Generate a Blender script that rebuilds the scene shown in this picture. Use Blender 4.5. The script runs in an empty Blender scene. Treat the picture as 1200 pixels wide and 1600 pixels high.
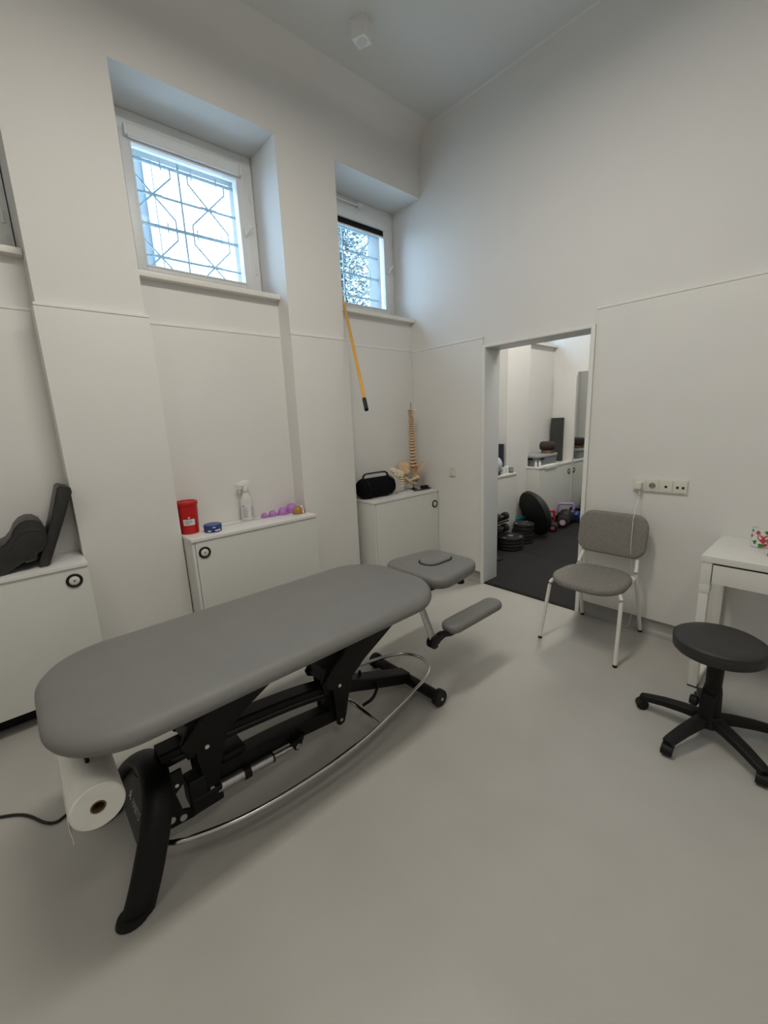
import bpy, bmesh, math, random
from mathutils import Vector, Matrix
PI = math.pi
random.seed(7)
S = bpy.context.scene
C = S.collection

# ---------------------------------------------------------------- camera
FPX = 656.7
RM = [[0.740744, 0.670484, 0.041821], [-0.171976, 0.129081, 0.976608], [0.649402, -0.730608, 0.210923]]
cd = bpy.data.cameras.new('camera'); cam = bpy.data.objects.new('camera', cd); C.objects.link(cam)
cd.sensor_fit = 'HORIZONTAL'; cd.sensor_width = 36; cd.lens = 36 * FPX / 1200; cd.clip_start = .02; cd.clip_end = 200
r0, r1, r2 = [Vector((r[0], -r[1], -r[2])) for r in RM]
M = Matrix.Identity(4)
for i, v in enumerate((r0, -r1, -r2)):
    for j in range(3): M[j][i] = v[j]
M.translation = (0, 0, 1.5)
cam.matrix_world = M
S.camera = cam

# ---------------------------------------------------------------- world, lights, exposure
W = bpy.data.worlds.new('world'); S.world = W; W.use_nodes = True
wn = W.node_tree.nodes; bgn = wn['Background']
bgn.inputs[0].default_value = (0.58, 0.79, 1.0, 1); bgn.inputs[1].default_value = 10.5
S.view_settings.view_transform = 'Standard'; S.view_settings.look = 'None'
S.view_settings.exposure = 0.0; S.view_settings.gamma = 1; S.view_settings.use_curve_mapping = False
WARM = (1.0, 0.935, 0.835)
LIGHTS = [  # x, y, z, size x, size y, watts  (invented fittings standing in for unseen ceiling lamps)
    (0.95, 1.15, 3.70, 1.2, .30, 32), (0.5, -0.7, 3.70, 1.2, .30, 8), (-1.4, 0.6, 3.70, 1.2, .30, 8),
    (4.3, 1.7, 3.70, 1.2, .30, 42)]
for (x, y, z, sx, sy, w) in LIGHTS:
    l = bpy.data.lights.new('lamp_light', 'AREA'); l.shape = 'RECTANGLE'; l.size = sx; l.size_y = sy
    l.energy = w; l.color = WARM
    o = bpy.data.objects.new('lamp_light', l); C.objects.link(o); o.location = (x, y, z - .052)

# ---------------------------------------------------------------- materials
def mat(name, col, rough=.6, metal=0, noise=0, nscale=40, bump=0, bscale=200, spec=.5, trans=0, ior=1.45, alpha=1, coat=0, emis=None, emis_s=0):
    m = bpy.data.materials.new(name); m.use_nodes = True
    nt = m.node_tree; b = nt.nodes['Principled BSDF']
    b.inputs['Base Color'].default_value = (*col, 1); b.inputs['Roughness'].default_value = rough
    b.inputs['Metallic'].default_value = metal; b.inputs['Specular IOR Level'].default_value = spec
    b.inputs['Transmission Weight'].default_value = trans; b.inputs['IOR'].default_value = ior
    b.inputs['Alpha'].default_value = alpha; b.inputs['Coat Weight'].default_value = coat
    tc = nt.nodes.new('ShaderNodeTexCoord')
    if noise:
        n = nt.nodes.new('ShaderNodeTexNoise'); n.inputs['Scale'].default_value = nscale; n.inputs['Detail'].default_value = 5
        nt.links.new(tc.outputs['Object'], n.inputs['Vector'])
        mr = nt.nodes.new('ShaderNodeMapRange'); mr.inputs['From Min'].default_value = .3; mr.inputs['From Max'].default_value = .7; mr.clamp = False; mr.inputs['To Min'].default_value = 1 - noise; mr.inputs['To Max'].default_value = 1 + noise
        nt.links.new(n.outputs['Fac'], mr.inputs['Value'])
        mx = nt.nodes.new('ShaderNodeVectorMath'); mx.operation = 'SCALE'; mx.inputs[0].default_value = col
        nt.links.new(mr.outputs['Result'], mx.inputs['Scale']); nt.links.new(mx.outputs[0], b.inputs['Base Color'])
    if bump:
        n2 = nt.nodes.new('ShaderNodeTexNoise'); n2.inputs['Scale'].default_value = bscale; n2.inputs['Detail'].default_value = 3
        nt.links.new(tc.outputs['Object'], n2.inputs['Vector'])
        bp = nt.nodes.new('ShaderNodeBump'); bp.inputs['Strength'].default_value = bump; bp.inputs['Distance'].default_value = .002
        nt.links.new(n2.outputs['Fac'], bp.inputs['Height']); nt.links.new(bp.outputs[0], b.inputs['Normal'])
    return m
mWall = mat('white_paint', (.80, .795, .775), .85, noise=.012, nscale=2, bump=.25, bscale=260, spec=.2)
mPanel = mat('satin_white_panel', (.79, .785, .76), .42, noise=.012, nscale=3, spec=.35)
mCeil = mat('ceiling_paint', (.74, .75, .73), .9, bump=.2, spec=.1)
mTrim = mat('white_trim', (.84, .84, .81), .4, noise=.01, nscale=6)
mFloor = mat('vinyl_floor', (.46, .45, .42), .34, noise=.035, nscale=3.5, bump=.12, bscale=500, spec=.45)
mBase = mat('vinyl_skirting', (.36, .355, .335), .4, noise=.03, nscale=4)
mDoorF = mat('door_frame_grey_white', (.70, .72, .72), .4, noise=.01)
mCab = mat('cabinet_laminate', (.71, .72, .685), .45, noise=.012, nscale=4)
mCabTop = mat('cabinet_top_laminate', (.80, .80, .79), .3, noise=.01)
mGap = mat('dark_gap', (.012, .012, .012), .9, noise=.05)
mPVC = mat('window_pvc', (.82, .83, .82), .35, noise=.01)
mSill = mat('sill_white', (.80, .79, .745), .4, noise=.01)
mGrille = mat('painted_grille_steel', (.42, .52, .58), .5, noise=.08, nscale=60)
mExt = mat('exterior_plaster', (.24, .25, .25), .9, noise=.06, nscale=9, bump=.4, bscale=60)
mUph = mat('grey_upholstery', (.19, .19, .184), .42, noise=.03, nscale=12, bump=.25, bscale=900, spec=.4)
mBlackM = mat('black_powder_coat', (.007, .007, .007), .42, noise=.15, nscale=80, bump=.15, bscale=700, spec=.28)
mBlackP = mat('black_plastic', (.009, .009, .009), .5, noise=.1, nscale=50, bump=.2, bscale=500, spec=.3)
mPanelB = mat('dark_grey_plastic', (.030, .030, .030), .45, noise=.08, nscale=50)
mChrome = mat('chrome', (.62, .61, .59), .18, metal=1, noise=.05, nscale=30)
mAlu = mat('brushed_aluminium', (.55, .55, .55), .38, metal=1, noise=.1, nscale=60)
mBolt = mat('steel_bolt', (.75, .75, .74), .3, metal=1, noise=.05)
mPaper = mat('white_paper', (.86, .85, .80), .95, noise=.02, nscale=40, bump=.5, bscale=300, spec=.1)
mCard = mat('brown_cardboard', (.17, .11, .06), .9, noise=.1, nscale=60)
mCord = mat('black_cable', (.01, .01, .01), .5, noise=.1)
mFabric = mat('grey_woven_fabric', (.255, .243, .22), .95, noise=.34, nscale=210, bump=.9, bscale=700, spec=.15)
mWhiteM = mat('white_powder_coat', (.80, .79, .75), .4, noise=.01)
mDesk = mat('white_desk_foil', (.76, .755, .72), .38, noise=.012, nscale=5)
mStool = mat('black_faux_leather', (.030, .030, .030), .48, noise=.08, nscale=60, bump=.3, bscale=600)
mIvory = mat('ivory_plastic', (.74, .73, .65), .35, noise=.01)
mSock = mat('socket_shadow_grey', (.26, .25, .22), .5, noise=.02)
mHole = mat('socket_hole', (.01, .01, .01), .6, noise=.1)
mRed = mat('red_plastic', (.52, .012, .012), .35, noise=.05, nscale=30)
mBlue = mat('dark_blue_tin', (.010, .035, .17), .35, noise=.06, nscale=30)
mBlueLid = mat('blue_tin_lid', (.02, .06, .22), .3, noise=.06, nscale=30)
mPurple = mat('purple_silicone', (.56, .24, .66), .3, noise=.04, nscale=30, trans=.15)
mAmber = mat('amber_glass', (.55, .30, .08), .2, noise=.1, nscale=40, trans=.3)
mBottle = mat('milky_bottle', (.74, .74, .71), .3, noise=.02, nscale=20, trans=.1)
mLabelW = mat('white_label', (.72, .72, .72), .6, noise=.02)
mInk = mat('grey_print', (.22, .22, .22), .7, noise=.1)
mSpk = mat('black_speaker_mesh', (.004, .005, .008), .8, noise=.3, nscale=300, bump=.4, bscale=900, spec=.12)
mBone = mat('bone_plastic', (.74, .54, .35), .5, noise=.12, nscale=35)
mBoneL = mat('pale_bone_plastic', (.82, .74, .58), .5, noise=.08, nscale=35)
mDisc = mat('brown_disc', (.16, .07, .03), .6, noise=.1, nscale=60)
mClear = mat('clear_acrylic', (.84, .85, .90), .12, noise=.02, trans=.2)
mYellow = mat('yellow_pole', (.62, .30, .02), .4, noise=.05, nscale=20)
mLeather = mat('dark_grey_leatherette', (.030, .029, .028), .42, noise=.1, nscale=30, bump=.4, bscale=300)
mRubber = mat('black_rubber_mat', (.010, .010, .011), .8, noise=.25, nscale=150, bump=.5, bscale=500)
mPlate = mat('black_rubber_plate', (.014, .014, .014), .55, noise=.1)
mBosu = mat('dark_teal_rubber', (.014, .020, .022), .5, noise=.1, nscale=30)
mGreyBox = mat('grey_plastic_box', (.19, .21, .22), .35, noise=.04)
mGreyLid = mat('grey_plastic_lid', (.36, .38, .39), .35, noise=.04)
mBrownRoll = mat('dark_brown_fabric', (.05, .038, .042), .9, noise=.2, nscale=80, bump=.6)
mTan = mat('tan_cork', (.34, .20, .12), .8, noise=.2, nscale=120)
mCush = mat('charcoal_foam', (.055, .058, .058), .8, noise=.08)
mNavy = mat('navy_mat', (.02, .026, .042), .8, noise=.1)
mTowel = mat('white_towel', (.82, .82, .80), .95, noise=.03, bump=.8, bscale=300)
mBall = mat('pale_blue_ball', (.48, .54, .62), .35, noise=.03)
mKPurple = mat('lilac_handle', (.36, .29, .55), .4, noise=.05)
mKRed = mat('red_iron', (.42, .02, .04), .45, noise=.08)
mKBlue = mat('blue_vinyl', (.02, .035, .22), .3, noise=.06)
mPink = mat('pink_plastic', (.65, .08, .25), .4, noise=.05)
mPinkL = mat('pale_pink_plastic', (.62, .42, .52), .4, noise=.05)
mTeal = mat('teal_edge', (.02, .16, .24), .5, noise=.05)
mMirror = mat('mirror_glass', (.86, .88, .86), .02, metal=1)
mMug = mat('white_ceramic', (.78, .78, .76), .25, noise=.01)
mGreen = mat('green_print', (.06, .22, .05), .35, noise=.3, nscale=60)
mRedP = mat('raspberry_print', (.62, .06, .10), .35, noise=.15, nscale=60)
mBark = mat('tree_bark', (.14, .13, .12), .9, noise=.2, nscale=10)
mLeaf = mat('tree_leaves', (.17, .21, .20), .7, noise=.3, nscale=3)
mGround = mat('ground_paving', (.55, .55, .53), .9, noise=.1, nscale=3)
mTube = mat('lamp_housing', (.82, .82, .82), .4, noise=.01)
mDiff = mat('lamp_diffuser', (.9, .9, .88), .5, noise=.01)
dn = mDiff.node_tree.nodes['Principled BSDF']; dn.inputs['Emission Color'].default_value = (1, .95, .85, 1); dn.inputs['Emission Strength'].default_value = 2.5  # glow of the invented ceiling lamps
# window glass: thin, mostly clear, with a Fresnel reflection
mGlass = bpy.data.materials.new('window_glass'); mGlass.use_nodes = True
nt = mGlass.node_tree; nt.nodes.clear()
o_ = nt.nodes.new('ShaderNodeOutputMaterial'); mi = nt.nodes.new('ShaderNodeMixShader'); tr = nt.nodes.new('ShaderNodeBsdfTransparent')
gl = nt.nodes.new('ShaderNodeBsdfGlossy'); fr = nt.nodes.new('ShaderNodeFresnel'); fr.inputs[0].default_value = 1.12
tr.inputs[0].default_value = (.93, .97, 1, 1); gl.inputs['Roughness'].default_value = .02
nt.links.new(fr.outputs[0], mi.inputs[0]); nt.links.new(tr.outputs[0], mi.inputs[1]); nt.links.new(gl.outputs[0], mi.inputs[2]); nt.links.new(mi.outputs[0], o_.inputs[0])

# ---------------------------------------------------------------- mesh helpers
def NB(): return bmesh.new()
def box(bm, x0, x1, y0, y1, z0, z1, bev=0, seg=2):
    r = bmesh.ops.create_cube(bm, size=1)
    vs = r['verts']
    for v in vs:
        v.co = Vector(((x0 + x1) / 2 + v.co.x * (x1 - x0), (y0 + y1) / 2 + v.co.y * (y1 - y0), (z0 + z1) / 2 + v.co.z * (z1 - z0)))
    if bev:
        es = list({e for v in vs for e in v.link_edges})
        bmesh.ops.bevel(bm, geom=es, offset=bev, segments=seg, profile=.7, affect='EDGES')
    return bm
def B(x0, x1, y0, y1, z0, z1, bev=0, seg=2): return box(NB(), x0, x1, y0, y1, z0, z1, bev, seg)
def rings(bm, rs, cap=True, closed=False):
    L = [[bm.verts.new(p) for p in r] for r in rs]
    n = len(L[0])
    pairs = list(zip(L, L[1:])) + ([(L[-1], L[0])] if closed else [])
    for a, b in pairs:
        for i in range(n): bm.faces.new((a[i], a[(i + 1) % n], b[(i + 1) % n], b[i]))
    if cap and not closed:
        bm.faces.new(list(reversed(L[0]))); bm.faces.new(L[-1])
    bmesh.ops.recalc_face_normals(bm, faces=bm.faces[:])
    return bm
def lathe(bm, prof, c=(0, 0, 0), axis='z', n=32, sx=1, sy=1):
    rs = []
    for (r, h) in prof:
        ring = []
        for i in range(n):
            a = 2 * PI * i / n; p = (r * sx * math.cos(a), r * sy * math.sin(a), h)
            if axis == 'x': p = (p[2], p[0], p[1])
            if axis == 'y': p = (p[0], p[2], p[1])
            ring.append(Vector(p) + Vector(c))
        rs.append(ring)
    return rings(bm, rs)
def smooth_path(pts, sub=6, closed=False):
    P = [Vector(p) for p in pts]; out = []; n = len(P)
    rng = range(n if closed else n - 1)
    for i in rng:
        p1 = P[i]; p2 = P[(i + 1) % n]
        p0 = P[i - 1] if (i > 0 or closed) else p1 * 2 - p2
        p3 = P[(i + 2) % n] if (i + 2 < n or closed) else p2 * 2 - p1
        for k in range(sub):
            t = k / sub
            out.append(.5 * ((2 * p1) + (p2 - p0) * t + (2 * p0 - 5 * p1 + 4 * p2 - p3) * t * t + (3 * p1 - p0 - 3 * p2 + p3) * t ** 3))
    if not closed: out.append(P[-1])
    return out
def sweep(bm, pts, a, b=None, n=10, ref=(0, 0, 1), closed=False, square=False, scale=None):
    b = b or a; P = [Vector(p) for p in pts]; rs = []; m = len(P)
    for i, p in enumerate(P):
        if closed: T = P[(i + 1) % m] - P[i - 1]
        else: T = P[min(i + 1, m - 1)] - P[max(i - 1, 0)]
        T.normalize(); rf = Vector(ref)
        if abs(T.dot(rf)) > .98: rf = Vector((1, .02, 0)) if abs(T.x) < .9 else Vector((0, 1, 0))
        s1 = (rf - T * rf.dot(T)).normalized(); s2 = T.cross(s1)
        k = scale(i / (m - 1)) if scale else 1
        if square: pr = [(1, 1), (-1, 1), (-1, -1), (1, -1)]; pr = [(u * .85, v) if j == 0 else (u, v * .85) for (u, v) in pr for j in (0, 1)]
        else: pr = [(math.cos(2 * PI * j / n), math.sin(2 * PI * j / n)) for j in range(n)]
        if square: pr = [(.82, 1), (-.82, 1), (-1, .82), (-1, -.82), (-.82, -1), (.82, -1), (1, -.82), (1, .82)]
        rs.append([p + s1 * (a * k * u) + s2 * (b * k * v) for u, v in pr])
    return rings(bm, rs, closed=closed)
def tube(pts, r, **k): return sweep(NB(), pts, r, **k)
def prism(bm, poly, axis, lo, hi, bev=0):
    """polygon of (u,v); axis 'y': u=x v=z ; 'x': u=y v=z ; 'z': u=x v=y"""
    f = {'y': lambda u, v, w: (u, w, v), 'x': lambda u, v, w: (w, u, v), 'z': lambda u, v, w: (u, v, w)}[axis]
    before = set(bm.verts)
    A = [bm.verts.new(f(u, v, lo)) for u, v in poly]; D = [bm.verts.new(f(u, v, hi)) for u, v in poly]
    n = len(poly)
    fs = [bm.faces.new(list(reversed(A))), bm.faces.new(D)]
    for i in range(n): fs.append(bm.faces.new((A[i], A[(i + 1) % n], D[(i + 1) % n], D[i])))
    bmesh.ops.recalc_face_normals(bm, faces=fs)
    if bev:
        es = [e for e in bm.edges if (e.verts[0] in A and e.verts[1] in A) or (e.verts[0] in D and e.verts[1] in D)]
        bmesh.ops.bevel(bm, geom=es, offset=bev, segments=2, profile=.6, affect='EDGES')
    return bm
def rr(hx, hy, r, n=10):
    r = min(r, hx - .001, hy - .001); out = []
    for (cx, cy, a0) in ((hx - r, hy - r, 0), (-hx + r, hy - r, PI / 2), (-hx + r, -hy + r, PI), (hx - r, -hy + r, 1.5 * PI)):
        for i in range(n + 1):
            a = a0 + PI / 2 * i / n; out.append((cx + r * math.cos(a), cy + r * math.sin(a)))
    return out
def pad(bm, hx, hy, r, prof, c=(0, 0, 0), n=10, warp=None):
    """cushion: prof = list of (inset, z)"""
    rs = []
    for ins, z in prof:
        ring = [Vector((x, y, z)) for x, y in rr(hx - ins, hy - ins, max(r - ins, .01), n)]
        rs.append([Vector(c) + (warp(v) if warp else v) for v in ring])
    return rings(bm, rs)
def bead(h, e=.03, t=.0, soft=1):
    """soft edged cushion profile of height h and edge radius e"""
    p = []
    for i in range(5): a = -PI / 2 + PI / 2 * i / 4; p.append((e * (1 - math.cos(a)), e + e * math.sin(a)))
    for i in range(7): a = PI / 2 * i / 6; p.append((e * (1 - math.cos(a)), h - e + e * math.sin(a)))
    p.append((e * 2.2, h + t)); return p
def xf(bm, m):
    bmesh.ops.transform(bm, matrix=m, verts=bm.verts[:]); return bm

def obj(name, bm, m, parent=None, ang=35, world=True):
    me = bpy.data.meshes.new(name)
    if parent is not None and world:
        root = parent
        off = Vector((0, 0, 0))
        while root is not None: off += root.location; root = root.parent
        bmesh.ops.translate(bm, verts=bm.verts[:], vec=-off)
    bm.to_mesh(me); bm.free()
    for p in me.polygons: p.use_smooth = True
    me.set_sharp_from_angle(angle=math.radians(ang))
    o = bpy.data.objects.new(name, me); C.objects.link(o)
    if parent is not None: o.parent = parent
    me.materials.append(m)
    return o
def tag(o, label, cat, group=None):
    o['label'] = label; o['category'] = cat
    if group: o['group'] = group
    return o
def thing(name, label, cat, loc=(0, 0, 0), group=None):
    o = bpy.data.objects.new(name, None); C.objects.link(o); o.location = loc; o.empty_display_size = .05
    return tag(o, label, cat, group)
def struct(name, bm, m, parent=None, ang=35):
    o = obj(name, bm, m, parent, ang)
    if parent is None: o['kind'] = 'structure'
    return o
def sroot(name, loc):
    o = bpy.data.objects.new(name, None); C.objects.link(o); o.location = loc; o['kind'] = 'structure'; o.empty_display_size = .05
    return o
def copy_tree(root, loc, rotz=None, label=None):
    r = root.copy(); C.objects.link(r); r.location = loc
    if rotz is not None: r.rotation_euler = (0, 0, rotz)
    if label: r['label'] = label
    for ch in list(root.children):
        c = ch.copy(); C.objects.link(c); c.parent = r
        for g in ch.children:
            d = g.copy(); C.objects.link(d); d.parent = c
    return r
def text_bm(s, size, depth=.0004):
    cu = bpy.data.curves.new('t', 'FONT'); cu.body = s; cu.size = size; cu.extrude = depth; cu.align_x = 'CENTER'; cu.align_y = 'CENTER'
    cu.resolution_u = 3
    o = bpy.data.objects.new('t', cu); C.objects.link(o)
    dg = bpy.context.evaluated_depsgraph_get(); me = bpy.data.meshes.new_from_object(o.evaluated_get(dg))
    bm = NB(); bm.from_mesh(me); bpy.data.objects.remove(o); bpy.data.curves.remove(cu); bpy.data.meshes.remove(me)
    return bm
def frame_m(origin, xdir, ydir):
    x = Vector(xdir).normalized(); y = Vector(ydir).normalized(); z = x.cross(y); m = Matrix.Identity(4)
    for i, v in enumerate((x, y, z)):
        for j in range(3): m[j][i] = v[j]
    m.translation = origin; return m

# ================================================================ THE ROOM
XW = 3.112      # door wall
YP = 2.85       # pillar face of the window wall
CZ = 3.90       # ceiling
X0, Y0 = -2.6, -1.7
XF = 6.0        # far wall of the gym
struct('floor', B(X0, 3.29, Y0, 3.3, -.1, 0), mFloor)
bm = B(X0 - .1, XF + .1, Y0 - .1, 3.6, CZ, CZ + .12)
struct('ceiling', bm, mCeil)
# soft cove where the ceiling meets the window wall and the door wall
def cove(x0, x1, y, r, m=mWall):
    bm = NB(); poly = [(y + .01, CZ + .01)] + [(y - r + r * math.sin(a), CZ - r + r * math.cos(a)) for a in [PI / 2 * (1 - i / 8) for i in range(9)]]
    return prism(bm, poly, 'x', x0, x1)
struct('trim_1', cove(X0, XW, YP, .15), mWall, ang=80)
bm = NB(); r = .012
poly = [(XW + .01, CZ + .01)] + [(XW - r + r * math.sin(a), CZ - r + r * math.cos(a)) for a in [PI / 2 * (1 - i / 8) for i in range(9)]]
struct('trim_2', prism(bm, poly, 'y', Y0, YP), mWall, ang=80)

REC = [(-.69, .254), (.752, 1.70), (2.19, XW)]        # window recesses of this room
GREC = [(3.64, 4.577), (5.09, XF)]
HEAD, SILL = 3.40, 2.43
def window_wall(name, x0, x1, recs, xr=None):
    bm = NB(); x = x0
    for a, b in recs:
        if a > x: box(bm, x, a, YP, 3.27, 0, HEAD)
        box(bm, a, b, 3.0, 3.27, 0, SILL)
        x = b
    if x < x1: box(bm, x, x1, YP, 3.27, 0, HEAD)
    box(bm, x0, x1, YP, 3.27, HEAD, CZ)
    ex = NB()
    x = x0
    for a, b in recs:
        oa, ob = a + .05, b - .03
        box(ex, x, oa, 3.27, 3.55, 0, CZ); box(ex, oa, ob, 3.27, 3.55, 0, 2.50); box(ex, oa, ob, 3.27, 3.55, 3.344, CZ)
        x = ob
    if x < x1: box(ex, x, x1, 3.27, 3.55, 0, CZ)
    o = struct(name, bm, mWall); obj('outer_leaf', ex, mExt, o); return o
window_wall('wall_left', X0, 3.29, REC)
gl_ = window_wall('wall_left.001', 3.29, XF + .1, GREC)
struct('wall_rear', B(X0, XF, Y0 - .1, Y0, 0, CZ), mWall)
struct('wall_front', B(X0 - .1, X0, Y0, 3.3, 0, CZ), mWall)
struct('wall_far', B(XF, XF + .1, Y0, 2.849, 0, CZ), mWall)
# door wall with the opening y 1.29..2.13, z 0..2.05
DY0, DY1, DZ = 1.29, 2.13, 2.05
bm = NB(); box(bm, XW, 3.25, Y0, DY0 - .02, 0, CZ); box(bm, XW, 3.25, DY1 + .02, 2.851, 0, CZ); box(bm, XW, 3.25, DY0 - .02, DY1 + .02, DZ + .02, CZ)
struct('wall_right', bm, mWall)

# lower wall cladding, each board its own piece; pale strip paints top edge highlight
def cladding(nm, x0, x1, y0, y1, z0=.1, z1=2.15, side='y'):
    o = struct(nm, B(x0, x1, y0, y1, z0, z1, .004, 2), mPanel)
    return o
tn = [3]
def highlight_strip(x0, x1, y0, y1, z, m=mTrim):
    o = struct('trim_%d' % tn[0], B(x0, x1, y0, y1, z - .012, z + .004, .0025, 1), m); tn[0] += 1
wp = []
def clad_part(x0, x1, y0, y1, z0, z1, root):
    obj('wall_panel', B(x0, x1, y0, y1, z0, z1, .004, 2), mPanel, root)
WLc = bpy.data.objects['wall_left']; WRc = bpy.data.objects['wall_right']; GLc = bpy.data.objects['wall_left.001']
for (a, b) in ((-1.2, -.70), (.240, .766), (1.690, 2.204)):
    clad_part(a, b, 2.828, 2.98, .1, 2.15, WLc); highlight_strip(a, b, 2.824, 2.85, 2.15)
for (a, b) in REC:
    clad_part(a + .014, b - .001, 2.978, 3.0, .1, 2.15, WLc); highlight_strip(a + .014, b - .001, 2.974, 3.0, 2.15)
clad_part(3.090, XW, DY1 + .035, 2.977, .1, 2.142, WRc); highlight_strip(3.086, XW, DY1 + .035, 2.977, 2.142)
clad_part(3.090, XW, Y0, DY0 - .027, .1, 2.175, WRc); highlight_strip(3.086, XW, Y0, DY0 - .027, 2.175)
# skirting, coved grey vinyl
def skirt(name, poly, axis, lo, hi): struct(name, prism(NB(), poly, axis, lo, hi), mBase, ang=60)
cv = [(0, .1), (0, 0)] + [(-.055 + 0, 0)] + [(-.055 + .055 * math.sin(t), .045 - .045 * math.cos(t)) for t in [PI / 2 * i / 6 for i in range(1, 7)]] + [(-.004, .1)]
skirt('baseboard_right', [(XW + u, v) for u, v in cv], 'y', Y0, DY0 - .027)
skirt('baseboard_right.001', [(XW + u, v) for u, v in cv], 'y', DY1 + .035, 3.0)
for i, (a, b, y) in enumerate(((X0, -.70, YP), (.240, .766, YP), (1.690, 2.204, YP), (-.69, .254, 3.0), (.752, 1.70, 3.0), (2.19, XW, 3.0))):
    skirt('baseboard_left' + ('.%03d' % i if i else ''), [(y + u, v) for u, v in cv], 'x', a, b)

# ---- door lining
dr = sroot('door_1', (3.18, (DY0 + DY1) / 2, 0))
xa, xb, t = 3.078, 3.292, .026
obj('door_jamb', B(xa, xb, DY1 - .001, DY1 + t, 0, DZ + t, .003), mDoorF, dr)
obj('door_jamb', B(xa, xb, DY0 - t, DY0 + .001, 0, DZ + t, .003), mDoorF, dr)
obj('door_head', B(xa, xb, DY0, DY1, DZ, DZ + t, .003), mDoorF, dr)
obj('door_casing', B(xa - .006, xa + .006, DY1 + .004, DY1 + t + .004, 0, DZ + t, .002), mTrim, dr)
obj('door_casing', B(xa - .006, xa + .006, DY0 - t - .004, DY0 - .004, 0, DZ + t, .002), mTrim, dr)
obj('door_casing', B(xa - .006, xa + .006, DY0 - .004, DY1 + .004, DZ + .004, DZ + t + .002, .002), mTrim, dr)
obj('threshold_strip', B(3.085, 3.30, DY0, DY1, 0, .010, .003), mBlackP, dr)

# ---- windows
def window(n, a, b, blind=False, rod=False, grille=True, left_handle=False):
    w = sroot('window_%d' % n, ((a + b) / 2, 3.235, SILL)); a1, b1 = a + .02, b - .005
    z0, z1 = SILL, HEAD - .002; g0, g1, h0, h1 = a + .152, b - .139, 2.547, 3.222   # glass
    def ring(x0, x1, za, zb, ix0, ix1, iz0, iz1, y0, y1, bev=.006):
        bm = NB(); box(bm, x0, ix0, y0, y1, za, zb, bev); box(bm, ix1, x1, y0, y1, za, zb, bev)
        box(bm, ix0 - .004, ix1 + .004, y0 + .0005, y1, za, iz0, bev); box(bm, ix0 - .004, ix1 + .004, y0 + .0005, y1, iz1, zb, bev); return bm
    obj('window_frame', ring(a1, b1, z0, z1, g0 - .055, g1 + .055, h0 - .05, h1 + .07, 3.205, 3.268), mPVC, w)
    s = obj('window_sash', ring(g0 - .06, g1 + .06, h0 - .055, h1 + .055, g0, g1, h0, h1, 3.190, 3.25), mPVC, w)
    obj('glazing_bead', ring(g0 - .012, g1 + .012, h0 - .012, h1 + .012, g0, g1, h0, h1, 3.186, 3.20, .003), mPVC, s)
    obj('window_pane', B(g0 - .005, g1 + .005, 3.222, 3.226, h0 - .005, h1 + .005), mGlass, w)
    obj('window_sill', B(a + .002, b - .002, 2.945, 3.20, SILL - .032, SILL, .004), mSill, w)
    hx = (g1 + .035); 
    h = obj('window_handle', B(hx - .012, hx + .012, 3.176, 3.192, 2.86, 2.92, .004), mPVC, w)
    obj('handle_lever', tube([(hx, 3.17, 2.87), (hx + .015, 3.155, 2.90), (hx + .045, 3.15, 2.93)], .007), mPVC, h)
    if blind == 'drawn': obj('roller_blind_fabric', B(g0 - .01, g1 + .01, 3.176, 3.1775, h0 - .02, h1 + .03), mTrim, w)  # drawn blind added to cut the blue daylight through this window
    if blind is not True:
        c = obj('blind_cassette', B(g0 - .02, g1 + .02, 3.158, 3.19, h1 + .015, h1 + .085, .012, 3), mPVC, w)
        obj('cassette_end_cap', B(g0 - .035, g0 - .018, 3.152, 3.19, h1 + .02, h1 + .08, .005), mPVC, c)
        obj('cassette_end_cap', B(g1 + .018, g1 + .035, 3.152, 3.19, h1 + .02, h1 + .08, .005), mPVC, c)
    else:
        c = obj('blind_cassette', B(g0 - .02, g1 + .02, 3.160, 3.19, h1 - .005, h1 + .055, .01, 3), mPVC, w)
        obj('roller_blind_fabric', B(g0, g1, 3.196, 3.2, h1 - .045, h1 + .004), mBlackP, w)
        obj('blind_bottom_bar', B(g0, g1, 3.192, 3.204, h1 - .06, h1 - .045, .004), mPVC, w)
        obj('opener_rod', tube([(a1 + .02, 3.18, h1 + .13), ((a + b) / 2 + .03, 3.18, h1 + .13)], .008), mPVC, w)
        obj('opener_bracket', B((a + b) / 2 + .02, (a + b) / 2 + .06, 3.165, 3.2, h1 + .11, h1 + .15, .004), mPVC, w)
    for hz in (2.62, 3.1): obj('window_hinge', tube([(b1 - .03, 3.203, hz), (b1 - .03, 3.203, hz + .06)], .007), mPVC, w)
    return w
window(1, *REC[1]); window(2, *REC[2], blind=True); window(3, *REC[0], blind='drawn')
window(4, *GREC[0]); window(5, *GREC[1])

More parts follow.
